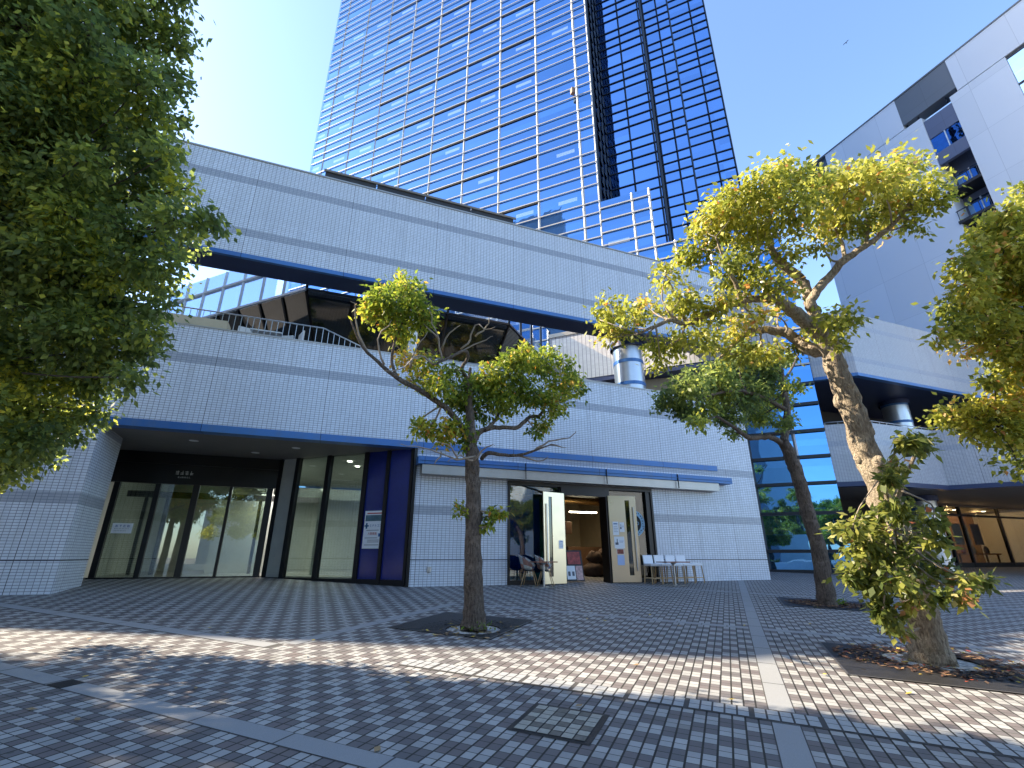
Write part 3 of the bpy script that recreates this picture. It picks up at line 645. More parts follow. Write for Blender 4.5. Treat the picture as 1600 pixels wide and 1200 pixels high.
# pane edge fins at the far left corner
# lower light grid continuing to the right
def lower(s0, s1, z1, verts, mat=None):
    wall('low_glass_facade', mat or CW, s0, s1, 36, 0, z1)
    for s in verts: vm(36, s, 0, z1, .055, ALU)
    z = 9.6
    while z < z1+.01: hm(36, s0, s1, z, .04, ALU, .05); z += .955
lower(20.353, 23.5, 22.6, (22.4, 23.47))
lower(23.503, 29.9, 18.35, (24.6, 26.4, 28.6), CWB)
# recessed dark steps
K2, K3, K4 = 41.9, 45.5, 47.6
def step(s0, s1, K_, vs, side_to=None, ztop=TOP):
    wall('recessed_glass_facade', CWD, s0, s1, K_, 12, ztop)
    for s in vs: vm(K_, s, 12, 62, .05, DALU)
    mb = MB()
    for zz in [13.4, 14.3, 15.7, 16.6, 17.55, 18.5, 19.9, 20.85, 21.8]+lv:
        a, b = tw(s0, K_, -.02), tw(s1, K_, -.02); n = Vector((.70711, .70711, 0))*.06
        mb.prism([(a.x-n.x, a.y-n.y), (b.x-n.x, b.y-n.y), (b.x, b.y), (a.x, a.y)], zz-.035, zz+.035)
    tag(mb.build('transom_grid', DALU, TW), kind='stuff')
def sidewall(s, Ka, Kb, lat=True, mat=None):
    a, b = tw(s, Ka), tw(s, Kb); 
    mb = MB(); mb.prism([(a.x, a.y), (b.x, b.y), (b.x-UD.x*.2, b.y-UD.y*.2), (a.x-UD.x*.2, a.y-UD.y*.2)][::-1], 12, TOP); mb.build('return_wall', CWD, TW)
    mb = MB(); d = (b-a); n = 3
    for k in range(n+1):
        p = a+d*(k/n)+UD*.03; mb.bar((p.x, p.y, 12), (p.x, p.y, 62), .07)
    for zz in lv+[18.5, 19.9, 20.85, 21.8]:
        for dz in ((0,) if not lat else (0, .0)):
            mb.bar((a.x+UD.x*.05, a.y+UD.y*.05, zz), (b.x+UD.x*.05, b.y+UD.y*.05, zz), .05)
    tag(mb.build('return_grid', DALU, TW), kind='stuff')
sa = 20.35; 
def s_at(azpx, K_):   # s where the sight line of azimuth tan=azpx meets plane K_
    x = K_*azpx/(1+azpx); return (x-(K_-36)/2)/.70711
s2 = s_at(math.tan(rad(42.3)), K2); s3 = s_at(math.tan(rad(46.56)), K3); s4 = s_at(math.tan(rad(51.85)), K4)
sidewall(20.352, 36.3, K2); step(20.352, s2, K2, [20.4+(s2-20.4)*.5, s2-.1]); 
sidewall(s2+.02, K2+.3, K3); step(s2+.02, s3, K3, [s2+.2, s2+(s3-s2)*.6]); 
sidewall(s3+.02, K3+.3, K4); step(s3+.02, s4, K4, [s3+.1, s3+(s4-s3)*.6, s4-.05])
# core behind so that the tower is solid and throws its shadow
a_, b_ = tw(S_(-5.25), 36.9), tw(s4-.3, 48.5); 
c1, c2, c3, c4 = tw(S_(-5.25), 36.8), tw(19.9, 36.8), tw(19.9, K4+1), tw(s4-.1, K4+1); c5 = tw(s4-.1, 84); c6 = tw(S_(-5.25), 84)
mb = MB(); mb.prism([(c.x, c.y) for c in (c1, c2, c3, c4, c5, c6)], 0, TOP-.5); mb.build('tower_core', CWD, TW)
# ground level glazing right of the podium corner
GE = 29.9
for zz in (1.0, 2.6, 3.9, 5.1, 6.3, 7.6, 8.6): hm(36, 21.0, 29.9, zz, .07, DALU)
for s in (26.6,): vm(36, s, 0, 9.5, .09, DALU)
hm(36, 21.0, 29.9, .12, .12, DALU)
# lamp on the facade
p = EYE+Vector((.38, .64, .92))*((36)/(1.02)*.985)
t = empty('facade_lamp', p, label='tiny brown lamp fixed to a mullion high on the glass tower', cat='lamp')
MB().box(p.x-.14, p.x+.14, p.y-.14, p.y+.14, p.z-.3, p.z+.2).build('housing', plain('rusty_housing', (.2, .12, .08), .7), t); MB().bar((p.x, p.y, p.z), (p.x+.35, p.y+.35, p.z-.1), .03).build('bracket', DALU, t)

# ------------------------------------------------------------------ right hand annex
AN = empty('annex_building', (23, 14, 0), label='tiled annex with angled balcony and dark shop level on the right', cat='building')
TILE2 = tilemat('annex_mosaic_tile', base=(.50, .51, .54))
def an(name, mat, pts, z0, z1): mb = MB(); mb.prism(pts, z0, z1); return mb.build(name, mat, AN)
bal = [(21.2, 15.3), (22.75, 13.98), (27.3, 13.9), (30.4, 9.4), (44, 9.4), (44, 9.9), (30.7, 9.9), (27.5, 14.3), (22.9, 14.35), (21.6, 15.5)]
an('balcony_wall', TILE2, bal, 3.95, 6.6)
an('balcony_trim', NAVY, [(x+(-.02 if i < 5 else 0), y-.02 if i < 5 else y) for i, (x, y) in enumerate(bal)], 3.74, 3.947)
an('balcony_floor', SOFFIT, [(21.6, 15.5), (22.9, 14.36), (27.5, 14.31), (30.7, 9.92), (44, 9.92), (44, 24), (21.6, 24)], 3.8, 4.4)
upp = [(21.9, 15.35), (23.2, 14.05), (44, 14.05), (44, 24), (21.9, 24)]
an('upper_wall', TILE2, upp, 9.14, 12.5)
an('upper_trim', BLUE, [(21.88, 15.33), (23.18, 14.03), (44, 14.03), (44, 14.3), (23.3, 14.3), (22.1, 15.5)], 8.98, 9.137)
an('upper_soffit', NAVY, [(22.1, 15.5), (23.3, 14.31), (44, 14.31), (44, 24), (22.1, 24)], 9.0, 9.137)
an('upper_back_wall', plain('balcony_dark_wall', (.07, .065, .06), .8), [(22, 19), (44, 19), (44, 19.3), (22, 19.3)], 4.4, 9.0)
railing([(21.6, 15.1, 6.6), (22.85, 14.1, 6.6), (27.4, 14.05, 6.6), (30.4, 9.6, 6.6)], .14, 'thin steel rail along the annex balcony', posts=.5, name='balcony_rail')
# shop level of the annex
an('shop_back', plain('shop_dark_wall', (.03, .03, .032), .7), [(21.5, 19.0), (33.5, 19.0), (33.5, 19.3), (21.5, 19.3)], 0, 3.8)
for x in (34.9, 36.5, 40.5, 44.8): an('shop_mullion', BLACKM, [(x, 18.4), (x+.14, 18.4), (x+.14, 18.55), (x, 18.55)], .1, 3.7)
for z0, z1 in ((3.12, 3.24), (.1, .45)): an('shop_rail', BLACKM, [(33.4, 18.42), (46, 18.42), (46, 18.54), (33.4, 18.54)], z0, z1)
for x0, x1 in ((33.4, 34.9), (35.04, 36.5), (36.64, 40.5), (40.64, 44.8)): an('shop_pane', DGLASS if False else glassmat('shop_glass', (.7, .72, .68), 1.5), [(x0, 18.47), (x1, 18.47), (x1, 18.485), (x0, 18.485)], .45, 3.7)
SHW = plain('shop_ochre_wall', (.42, .22, .07), .7); an('shop_wall', SHW, [(33, 22), (46, 22), (46, 22.2), (33, 22.2)], 0, 3.8); an('shop_floor', INTF, [(33, 18.6), (46, 18.6), (46, 22), (33, 22)], .05, .2); an('shop_ceiling', SOFFIT, [(33, 18.6), (46, 18.6), (46, 22), (33, 22)], 3.72, 3.79)
for x in (36, 39.2, 42.4):
    MB().lathe([(.001, 3.70), (.1, 3.70), (.12, 3.715)], (x, 20.0, 0), 12).build('spotlight', DOWN, AN)
    pl = bpy.data.lights.new('spot_glow', 'POINT'); pl.energy = 30; pl.color = (1, .62, .28); pl.shadow_soft_size = .1; lo = bpy.data.objects.new('spot_glow', pl); COL.objects.link(lo); lo.location = Vector((x, 20.4, 3.5))-AN.location; lo.parent = AN
for i, (x, z, w_, h_, m_, lb) in enumerate(((37.6, 1.5, .9, 1.3, plain('grey_banner', (.2, .2, .22), .7), 'grey and white banner'), (39.6, 1.5, .9, 1.3, plain('floral_print', (.10, .08, .14), .7, 0, .8, 6), 'dark floral print'), (38.6, 1.5, .6, 1.25, plain('pale_board', (.6, .45, .2), .7), 'pale yellow board'))):
    tag(bevel(MB().box(x, x+w_, 19.6, 19.65, z, z+h_).build('display_board', m_), .01), lb+' standing in the lit shop window on the right', 'display board')
t = empty('display_table', (38.9, 19.5, .2), label='low wooden display table with goods behind the lit shop window', cat='table'); bevel(MB().box(36.9, 41.2, 19.2, 20.0, .9, .98).build('table_top', plain('table_red_wood', (.35, .12, .05), .5), t), .01)
for x in (37.0, 41.0):
    for y in (19.3, 19.9): MB().box(x, x+.08, y, y+.08, .2, .9).build('leg', DWOOD, t)
for i, (x, r, lb) in enumerate(((37.9, .14, 'left small'), (38.9, .18, 'middle round'), (40.3, .15, 'right dark'))):
    tag(MB().lathe([(.01, .98), (r*.7, .98), (r, 1.1), (r*.8, 1.3), (r*.4, 1.38), (r*.5, 1.42)], (x, 19.5, 0), 14).build('display_jar', plain('jar_glaze', ((.4, .12, .05), (.5, .3, .12), (.08, .08, .12))[i], .3)), lb+' jar on the shop display table', 'jar', 'goods in the right shop window')

# ------------------------------------------------------------------ white office block at the right
WB = empty('white_office_block', (45, 18, 0), label='tall pale grey panelled block with stacked balconies on the right', cat='building')
def panelmat(name, base, sx, sz):
    m = N(name); x, y, z = m.xyz(m.uv()); 
    a = m.math('LESS_THAN', m.math('FRACT', m.math('DIVIDE', x, sx)), .03/sx); b = m.math('LESS_THAN', m.math('FRACT', m.math('DIVIDE', m.math('ADD', y, .4), sz)), .03/sz)
    wn = m.wn(m.comb(m.math('FLOOR', m.math('DIVIDE', x, sx)), m.math('FLOOR', m.math('DIVIDE', m.math('ADD', y, .4), sz)))); st = m.noise(m.uv(), .2, 4)
    c = m.mix(wn, tuple(q*.96 for q in base), tuple(q*1.04 for q in base)); c = m.mix(m.math('MULTIPLY', st, .3), c, tuple(q*.8 for q in base))
    c = m.mix(m.math('MULTIPLY', m.math('MAXIMUM', a, b), .45), c, tuple(q*.5 for q in base)); m.set(col=c, rough=.45); return m.m
WP = panelmat('pale_panel', (.80, .80, .80), 3.3, 4.1); GP = panelmat('grey_panel', (.16, .17, .18), 2.0, 3.0); BP = panelmat('slate_blue_panel', (.13, .15, .22), 2.2, 1.2)
XB = 45
def wb(name, mat, y0, y1, z0, z1, x0=XB, x1=XB+25): mb = MB(); mb.box(x0, x1, y0, y1, z0, z1); return mb.build(name, mat, WB)
wb('side_wall', WP, 16.65, 27.15, 0, 37.25); wb('side_wall', WP, 10.8, 14.5, 0, 37.25); wb('core_wall', WP, 5, 10.8, 0, 37.25, XB+1.5)
wb('recess_back', BP, 14.5, 16.65, 0, 36.6, XB+1.6)
wb('parapet_panel', WP, 18.0, 24.9, 37.33, 40.8); wb('parapet_panel', WP, 5, 13.9, 37.33, 40.8); wb('parapet_louvre', GP, 13.903, 17.997, 37.75, 40.8, XB+.02, XB+1.2); wb('parapet_louvre', GP, 24.903, 27.15, 38.2, 40.8, XB+.3, XB+1.2)
for y in (14.0, 14.8, 16.9, 17.8): wb('bracket', DALU, y, y+.08, 37.25, 37.75, XB+.3, XB+.5)
wb('roof_edge', GP, 5, 27.2, 40.803, 40.95, XB-.05, XB+.4)
wb('slate_panel', BP, 14.52, 16.63, 34.75, 36.7, XB+.05, XB+.4)
WGL = curtain('block_window_glass', refl=(.25, .4, .6), base=(.01, .03, .07), patches=False)
wb('window', WGL, 14.52, 16.63, 33.1, 34.747, XB+.12, XB+.3); wb('window_mullion', WHITE, 15.55, 15.62, 33.1, 34.747, XB+.06, XB+.118)
wb('slate_panel', BP, 14.52, 16.63, 31.9, 33.097, XB+.05, XB+.4)
z = 29.0
while z > 8:
    wb('balcony_slab', LOUV, 14.52, 16.75, z-.12, z+.12, XB-.15, XB+1.6); wb('window', WGL, 14.6, 16.5, z+.3, z+2.2, XB+1.5, XB+1.598); wb('window_mullion', WHITE, 15.5, 15.58, z+.3, z+2.2, XB+1.44, XB+1.498)
    t_ = MB()
    for y in (14.55, 15.2, 15.9, 16.6): t_.box(XB-.12, XB-.08, y, y+.04, z+.12, z+1.0)
    t_.box(XB-.13, XB-.07, 14.53, 16.7, z+.98, z+1.04); t_.build('balcony_guard', DALU, WB); z -= 2.95
z = 37.1
for k in range(9): wb('corner_window', WGL, 8.0, 10.79, z-2.6, z-.1, XB+.1, XB+.5); wb('corner_rail', DALU, 7.9, 10.79, z-.1, z, XB+.05, XB+.5); z -= 2.7
# buildings outside the frame that shade the plaza and show in the glass
DK = panelmat('bounce_facade_panel', (.3, .3, .3), 3, 3.6)  # grey lightened so these unseen walls bounce light back
t = empty('shading_block', (-23, 30, 0), label='grey slab block added out of frame at the left to shade the plaza', cat='building'); MB().box(-30, -15.5, 22.3, 38, 0, 28.0).build('wall', DK, t)  # unseen block, placed and sized for the shadow edge it throws
t = empty('far_office_block', (-75, 14, 0), label='dark office block out of frame seen mirrored in the tower', cat='building')
mb = MB(); mb.prism([(-92, 30), (-57, -3), (-50, -10), (-80, -30), (-115, 10)], 0, 82); mb.build('wall', DK, t)
mb = MB(); mb.prism([(-49, -10.5), (-22, -30), (-40, -60), (-75, -40)], 0, 52); t = empty('rear_office_block', (-45, -35, 0), label='lower dark block out of frame behind the camera', cat='building'); mb.build('wall', DK, t)
MB().box(-14, 30, -16, -15.6, -1, .1).build('wall', WHITE, empty('garden_wall', (8, -16, -1), label='low white garden wall behind the camera', cat='wall'))
for i, (x0, x1, y0, y1, h) in enumerate(((4, 30, -80, -65, 12), (34, 60, -70, -50, 14), (-20, 0, -82, -68, 9))):
    t = empty('city_block', (x0, y0, -1), label=('broad', 'tall', 'low')[i]+' pale city block behind the camera', cat='building'); MB().box(x0, x1, y0, y1, -1, h).build('wall', WP, t)
# clouds are absent; a bird high in the sky
p = EYE+_dir((1322-800)/744.17, (67-600)/744.17)*60
t = tag(MB().build('bird', BLACK)) if False else None
mb = MB(); mb.tube([p+Vector((-.16, 0, 0)), p+Vector((0, 0, .02)), p+Vector((.18, 0, .02))], [.02, .06, .015], 6); mb.poly([p, p+Vector((.06, .2, .12)), p+Vector((.0, .42, .05)), p+Vector((-.08, .18, .1))]); mb.poly([p, p+Vector((-.08, -.18, .1)), p+Vector((0, -.42, .05)), p+Vector((.06, -.2, .12))])
tag(mb.build('bird', BLACK), 'tiny dark bird flying high in the clear sky', 'bird')

# ------------------------------------------------------------------ furniture and notices
def patchchair():
    t = empty('patchwork_chair'); PM = [plain('patch_cloth', c, .85) for c in ((.45, .45, .44), (.40, .21, .16), (.18, .18, .26), (.6, .58, .52), (.10, .09, .10))]
    mb = MB(); nu, nv = 12, 12
    def sp(i, j):
        a = (i/nu-.5)*math.pi*1.25; b = j/nv
        if b < .5: q = b/.5; r = .24*q**.5; return Vector((math.sin(a)*r*1.0, -.02+math.cos(a)*r*.95, .44+.05*q))
        q = (b-.5)/.5; k = max(0, math.cos(a*.72)); h = .36*k**.8*q; return Vector((math.sin(a)*(.24+.03*q), -.02+math.cos(a)*(.228+.09*q), .49+h))
    for i in range(nu):
        for j in range(nv):
            mb.poly([sp(i, j), sp(i+1, j), sp(i+1, j+1), sp(i, j+1)], (i//3*2+j//4*3+(i//3)*(j//4)) % 5, True)
    o = mb.build('shell', PM, t, True); o.modifiers.new('solid', 'SOLIDIFY').thickness = .025
    MB().box(-.13, .13, -.13, .13, .40, .425).build('seat_frame', BLACKM, t, True)
    for x in (-1, 1):
        for y in (-1, 1): MB().tube([(x*.12, y*.11, .41), (x*.23, y*.22, 0)], [.014, .009], 8).build('leg', WOOD, t, True)
    return t
pc = patchchair(); pc.location = (5.68, 13.45, gz(13.45)); pc.rotation_euler.z = rad(58)
tag(pc, 'patchwork shell chair nearest the tiled wall by the cafe', 'chair', 'patchwork chairs outside the cafe')
c2 = copy_tree(pc); c2.location = (6.15, 13.38, gz(13.38)); tag(c2, 'patchwork shell chair behind the small table next to the door', 'chair', 'patchwork chairs outside the cafe')
def table(x, y, wd, label):
    t = empty('cafe_table', (x, y, gz(y)), label=label, cat='table', group='narrow pedestal tables outside the cafe')
    bevel(MB().box(-wd/2, wd/2, -.27, .27, .66, .69).build('table_top', REDW, t, True), .004); MB().lathe([(.028, .03), (.028, .655)], (0, 0, 0), 14).build('pedestal', STEELG, t, True)
    MB().bar((-.25, -.25, .015), (.25, .25, .015), .02, .015).build('base', STEELG, t, True); MB().bar((-.25, .25, .0155), (.25, -.25, .0155), .02, .015).build('base', STEELG, t, True); MB().lathe([(.001, .655), (.08, .655), (.08, .64), (.028, .6)], (0, 0, 0), 12).build('top_bracket', STEELG, t, True); return t
table(5.92, 13.0, .62, 'narrow wooden pedestal table in front of the patchwork chairs')
table(10.15, 12.75, .85, 'narrow wooden pedestal table in front of the white stools')
def stool(back=True):
    t = empty('bar_stool'); bevel(MB().box(-.19, .19, -.19, .19, .52, .60).build('seat', CUSH, t, True), .02)
    if back: 
        T = Matrix.Translation((0, .17, .58)) @ Matrix.Rotation(rad(-9), 4, 'X'); mb = MB(); mb.box(-.185, .185, -.02, .025, 0, .27, 0, T); bevel(mb.build('backrest', CUSH, t, True), .015)
    for x in (-1, 1):
        for y in (-1, 1): MB().bar((x*.165, y*.165, .52), (x*.19, y*.19, 0), .016).build('leg', WOOD, t, True)
    for y in (-1, 1): MB().bar((-.18, y*.18, .17), (.18, y*.18, .17), .011, .014).build('footrest', WOOD, t, True)
    return t
st0 = stool(); names = ['white cushioned stool at the left end of the row, nearest the steel door', 'white cushioned stool second in the row from the steel door', 'white cushioned stool in the row, behind the table pedestal', 'white cushioned stool with backrest at the right end of the table', ]
for i in range(4):
    o = st0 if i == 0 else copy_tree(st0); x = 9.82+i*.425; y = 13.36+(.02 if i % 2 else 0); o.location = (x, y, gz(y)); o.rotation_euler.z = rad((2, -1, 1, -2)[i]); tag(o, names[i], 'stool', 'white stools beside the cafe door')
s5 = stool(False); s5.location = (11.52, 13.45, gz(13.45)); tag(s5, 'white backless stool at the far right of the row by the tiled wall', 'stool', 'white stools beside the cafe door')
def paper(T, s0, z0, wd, h, side, label, kind='white', name='door_notice', cat='notice'):
    y = side*.032
    mb = MB(); mb.box(s0, s0+wd, min(y, y-side*.004), max(y, y-side*.004), z0, z0+h, 0, T); yy = y+side*.0015
    def blk(a, b, c, d, mi): mb.box(s0+a*wd, s0+b*wd, min(yy, y), max(yy, y), z0+c*h, z0+d*h, mi, T)
    if kind == 'white':
        blk(.15, .8, .8, .87, 1)
        for k in range(4): blk(.15, .85-.1*(k % 2), .25+.12*k, .27+.12*k, 2)
    elif kind == 'draw':
        blk(.1, .4, .3, .5, 2); blk(.25, .33, .3, .8, 2); blk(.5, .9, .6, .63, 1); blk(.5, .85, .5, .52, 2)
    elif kind == 'photo': blk(.05, .95, .08, .92, 3)
    o = mb.build(name, [PAPER if kind != 'blue' else PAPERB, INKB, INKK, plain('red_food_print', (.3, .08, .05), .5, 0, .9, 14)]); tag(o, label, cat); return o
# leaf local +s from hinge to free edge ; faces camera on the side given
paper(TL, .10, 1.0, .17, .24, 1, 'small white notice alone on the left steel door leaf')
paper(TR, .10, 1.42, .2, .42, -1, 'tall white notice at the top of the right steel door leaf'); paper(TR, .33, 1.52, .16, .3, -1, 'small white notice with a dark picture, top right of the door leaf', 'draw')
paper(TR, .12, 1.02, .34, .36, -1, 'wide pale drawing sheet in the middle of the right door leaf', 'draw'); paper(TR, .18, .84, .24, .17, -1, 'red food photo strip under the drawing sheet', 'photo'); paper(TR, .19, .52, .23, .3, -1, 'pale blue leaflet lowest on the right door leaf', 'blue')
# poster board on the cobalt panel
mb = MB(); yo = -.06
dbox(mb, 1.02-.15, 1.02+.5, -.045, -.015, .98, 2.02, 0); o = mb.build('poster_board', PAPER); tag(o, 'white poster board with a blue cross emblem on the cobalt panel', 'poster')
POSTER = o
def onposter(nm, mat, s0, s1, z0, z1): mb = MB(); dbox(mb, s0, s1, -.049, -.0455, z0, z1, 0); return mb.build(nm, mat, POSTER)
S0 = .87   # s decreases to the right in the picture
def ps(f): return S0+.65*(1-f)
onposter('photo_strip', PHOTO, ps(.95), ps(.05), 1.73, 1.9); onposter('top_lettering', INKR, ps(.9), ps(.12), 1.935, 1.965)
for a, b, c, d in ((.03, .25, 1.58, 1.62), (.10, .18, 1.52, 1.68)): onposter('cross_emblem', plain('teal_ink', (.01, .10, .22), .5), ps(b), ps(a), c, d)
onposter('roundel', INKB, ps(.95), ps(.8), 1.30, 1.39)
for z, a, b, m_ in ((1.47, .15, .8, INKK), (1.26, .1, .75, INKK), (1.2, .25, .85, INKK), (1.15, .25, .85, INKK), (1.07, .1, .85, INKK)): onposter('small_lettering', m_, ps(b), ps(a), z, z+.014)
rz = math.atan2(-DD.y, -DD.x)
def ptext(s, size, f, z, mat):
    q = P0+DD*ps(f)+DN*.051; o = text(s, size, (q.x, q.y, z), (rad(90), 0, rz), mat, 'lettering'); o.parent = POSTER; return o
ptext('ミナトココ', .085, .62, 1.60, INKB); ptext('入居募集', .08, .48, 1.38, INKR)
# notice on the left entrance pane
mb = MB(); mb.box(-5.62, -5.13, YD-.075, YD-.064, 1.38, 1.66, 0); marks(mb, -5.55, 1.55, .38, 4, .065, YD-.0752, .3, 1); marks(mb, -5.56, 1.5, .36, 10, .02, YD-.0752, .3, 2); marks(mb, -5.56, 1.44, .3, 8, .02, YD-.0752, .3, 2)
tag(mb.build('entrance_notice', [PAPER, INKB, INKK]), 'white landscape notice with blue heading on the entrance glass', 'notice')
# A-frame leaflet stand in the cafe doorway
t = empty('leaflet_stand', (7.6, 14.4, 0), label='leaning stand of food posters just inside the cafe doorway', cat='sign stand')
def lean(x0, x1, z0, z1, mat, nm, dy=0): mb = MB(); T = Matrix.Translation((0, 14.3, 0)) @ Matrix.Rotation(rad(-12), 4, 'X'); mb.box(x0, x1, -.02+dy, .0+dy, z0, z1, 0, T); return mb.build(nm, mat, t)
lean(7.28, 7.92, .05, .98, BLACKM, 'board'); lean(7.32, 7.62, .1, .5, PAPER, 'poster', -.022); lean(7.4, 7.85, .55, .93, plain('red_menu_print', (.35, .05, .04), .5, 0, .9, 12), 'poster', -.022); lean(7.65, 7.88, .08, .5, plain('pink_menu_print', (.55, .35, .33), .5, 0, .6, 14), 'poster', -.022)
lean(7.36, 7.44, .2, .33, INKK, 'cup_picture', -.025); lean(7.5, 7.58, .2, .33, INKK, 'cup_picture', -.025)

# ------------------------------------------------------------------ trees
def smooth(P, R, k=4):
    P = [Vector(p) for p in P]; out = []; rr = []
    for i in range(len(P)-1):
        p0, p1, p2, p3 = P[max(i-1, 0)], P[i], P[i+1], P[min(i+2, len(P)-1)]
        for j in range(k):
            t = j/k; t2 = t*t; t3 = t2*t
            out.append(.5*((2*p1)+(p2-p0)*t+(2*p0-5*p1+4*p2-p3)*t2+(3*p1-p0-3*p2+p3)*t3)); rr.append(R[i]*(1-t)+R[i+1]*t)
    out.append(P[-1]); rr.append(R[-1]); return out, rr
def leaf_mesh(name, centers, outs, L, W, mat, parent, droop=.5, tbias=0.0, lumin=None):
    n = len(centers); C = np.array(centers); O = np.array(outs)
    d = O*.7+RNG.normal(size=(n, 3))*.75+np.array([0, 0, -droop]); d /= np.linalg.norm(d, axis=1)[:, None]
    up = RNG.normal(size=(n, 3))*.55+np.array([0, 0, 1.0]); w = np.cross(d, up); w /= np.linalg.norm(w, axis=1)[:, None]+1e-9; nn = np.cross(w, d)
    Ls = (L*RNG.uniform(.65, 1.25, n))[:, None]; Ws = (W*RNG.uniform(.7, 1.2, n))[:, None]
    a = C; b = C+d*Ls*.42+w*Ws-nn*Ls*.06; c = C+d*Ls-nn*Ls*.18; e = C+d*Ls*.42-w*Ws-nn*Ls*.06
    V = np.stack([a, b, c, e], 1).reshape(-1, 3)-np.array(parent.location)
    me = bpy.data.meshes.new(name); me.vertices.add(4*n); me.vertices.foreach_set('co', V.astype(np.float32).ravel())
    me.loops.add(4*n); me.loops.foreach_set('vertex_index', np.arange(4*n, dtype=np.int32)); me.polygons.add(n); me.polygons.foreach_set('loop_start', np.arange(0, 4*n, 4, dtype=np.int32)); me.polygons.foreach_set('loop_total', np.full(n, 4, dtype=np.int32))
    me.update(); me.validate()
    t = np.clip(RNG.beta(2.2, 2.4, n)+tbias+(lumin if lumin is not None else 0), 0, .985); t[RNG.random(n) < .006] = 1.0
    at = me.attributes.new('tint', 'FLOAT', 'FACE'); at.data.foreach_set('value', t.astype(np.float32)); me.materials.append(mat)
    o = bpy.data.objects.new(name, me); COL.objects.link(o); o.parent = parent; return o
def make_tree(name, label, base, limbs, clumps, leafm, barkm, L=.075, W=.022, dens=1.0, twigs=(), group=None, knots=(), droop=.5, tbias=0, shoots=None, flat=.75, twigmat=None, cat='tree', extra=None):
    t = empty(name, base, label=label, cat=cat, group=group); mb = MB(); skel = []
    for P, R in limbs:
        a, r = smooth(P, R, 5); 
        a = [q+Vector((random.gauss(0, .12), random.gauss(0, .12), random.gauss(0, .12)))*min(rr_, .06) for q, rr_ in zip(a, r)]
        mb.tube(a, r, 14 if R[0] > .06 else 8, noise=.07 if R[0] > .06 else .04); skel += list(zip(a, r))
    a0, r0_ = smooth(*limbs[0], 5)
    for _ in range(len(knots)*2):
        i = random.randint(2, len(a0)-3); rr0 = r0_[i]; th = random.uniform(0, 6.28); c = a0[i]+Vector((math.cos(th), math.sin(th), 0))*rr0*.75; q = rr0*random.uniform(.35, .6)
        mb.lathe([(q*math.sin(math.pi*k/6)*random.uniform(.8, 1.2)+.001, -q*1.5*math.cos(math.pi*k/6)) for k in range(7)], c, 10)
    for c, r in ():
        prof = [(r*math.sin(math.pi*k/6)*random.uniform(.85, 1.15)+.001, -r*1.1*math.cos(math.pi*k/6)) for k in range(7)]; mb.lathe(prof, c, 12)
    cs, os_, lu = [], [], []; tw_ = MB()
    SK = np.array([tuple(p) for p, r in skel]) if skel else None
    allc = [(c, R, 0) for c, R in clumps]+([(c, R, 1) for c, R in extra[0]] if extra else []); ecs, eos, elu = [], [], []
    for (c, R, ex) in allc:
        c = Vector(c)
        if SK is not None:
            i = int(np.argmin(np.linalg.norm(SK-np.array(c), axis=1))); p0 = Vector(SK[i]); r0 = min(skel[i][1]*.5, .02)
            if (p0-c).length > 1.4: p0 = c+(p0-c).normalized()*1.4; r0 = .012
            mid = (p0+c)/2+Vector((random.gauss(0, .06), random.gauss(0, .06), -.04)); a, r = smooth([p0, mid, c], [r0, r0*.7, .008], 3); tw_.tube(a, r, 6)
        ns = max(4, int(dens*26*(R/.35)**2)); cl = random.gauss(0, .15)
        for k in range(ns):
            v = Vector((random.gauss(0, 1), random.gauss(0, 1), random.gauss(0, 1))).normalized(); rr_ = R*random.uniform(.25, 1.0)**.55; q = c+Vector((v.x*rr_, v.y*rr_, v.z*rr_*flat))
            if k % 3 == 0: tw_.tube([c.lerp(q, .1), c.lerp(q, .55)+Vector((0, 0, .02)), q], [.007, .005, .003], 4, cap=False)
            b = random.uniform(.07, .13)*(R/.35)**.4
            for _ in range(random.randint(16, 30)):
                e = Vector((random.gauss(0, 1), random.gauss(0, 1), random.gauss(0, .8))); (ecs if ex else cs).append(tuple(q+e*b)); (eos if ex else os_).append(tuple((v+e*.6).normalized())); (elu if ex else lu).append(cl)
    for P, R in twigs:
        a, r = smooth(P, [R*(1-.75*i/(len(P)-1)) for i in range(len(P))], 3); tw_.tube([q+Vector((random.gauss(0, .01), random.gauss(0, .01), random.gauss(0, .01))) for q in a], r, 5)
    mb.build('trunk', barkm, t)
    if tw_.v: tag(tw_.build('twigs', twigmat or TWIGD, t), kind='stuff')
    leaf_mesh('crown', cs, os_, L, W, leafm, t, droop, tbias, np.array(lu))
    if extra: leaf_mesh('basal_shoots', ecs, eos, extra[2], extra[3], extra[1], t, droop, tbias, np.array(elu))
    return t, len(cs)+len(ecs)
def C(lst, zc, spread=.25, k=744.17):
    out = []
    for x, y, r in lst:
        z = zc+random.uniform(-spread, spread); out.append((px(x, y, z), r*z/k*.92))
    return out
def LM(pts, rad_, zc, dz=0.0):
    n = len(pts); z = zc if isinstance(zc, (list, tuple)) else [zc+dz*i/(n-1) for i in range(n)]
    return ([px(x, y, z[i]) for i, (x, y) in enumerate(pts)], [r*z[i]/744.17 for i, r in enumerate(rad_)])
tot = 0
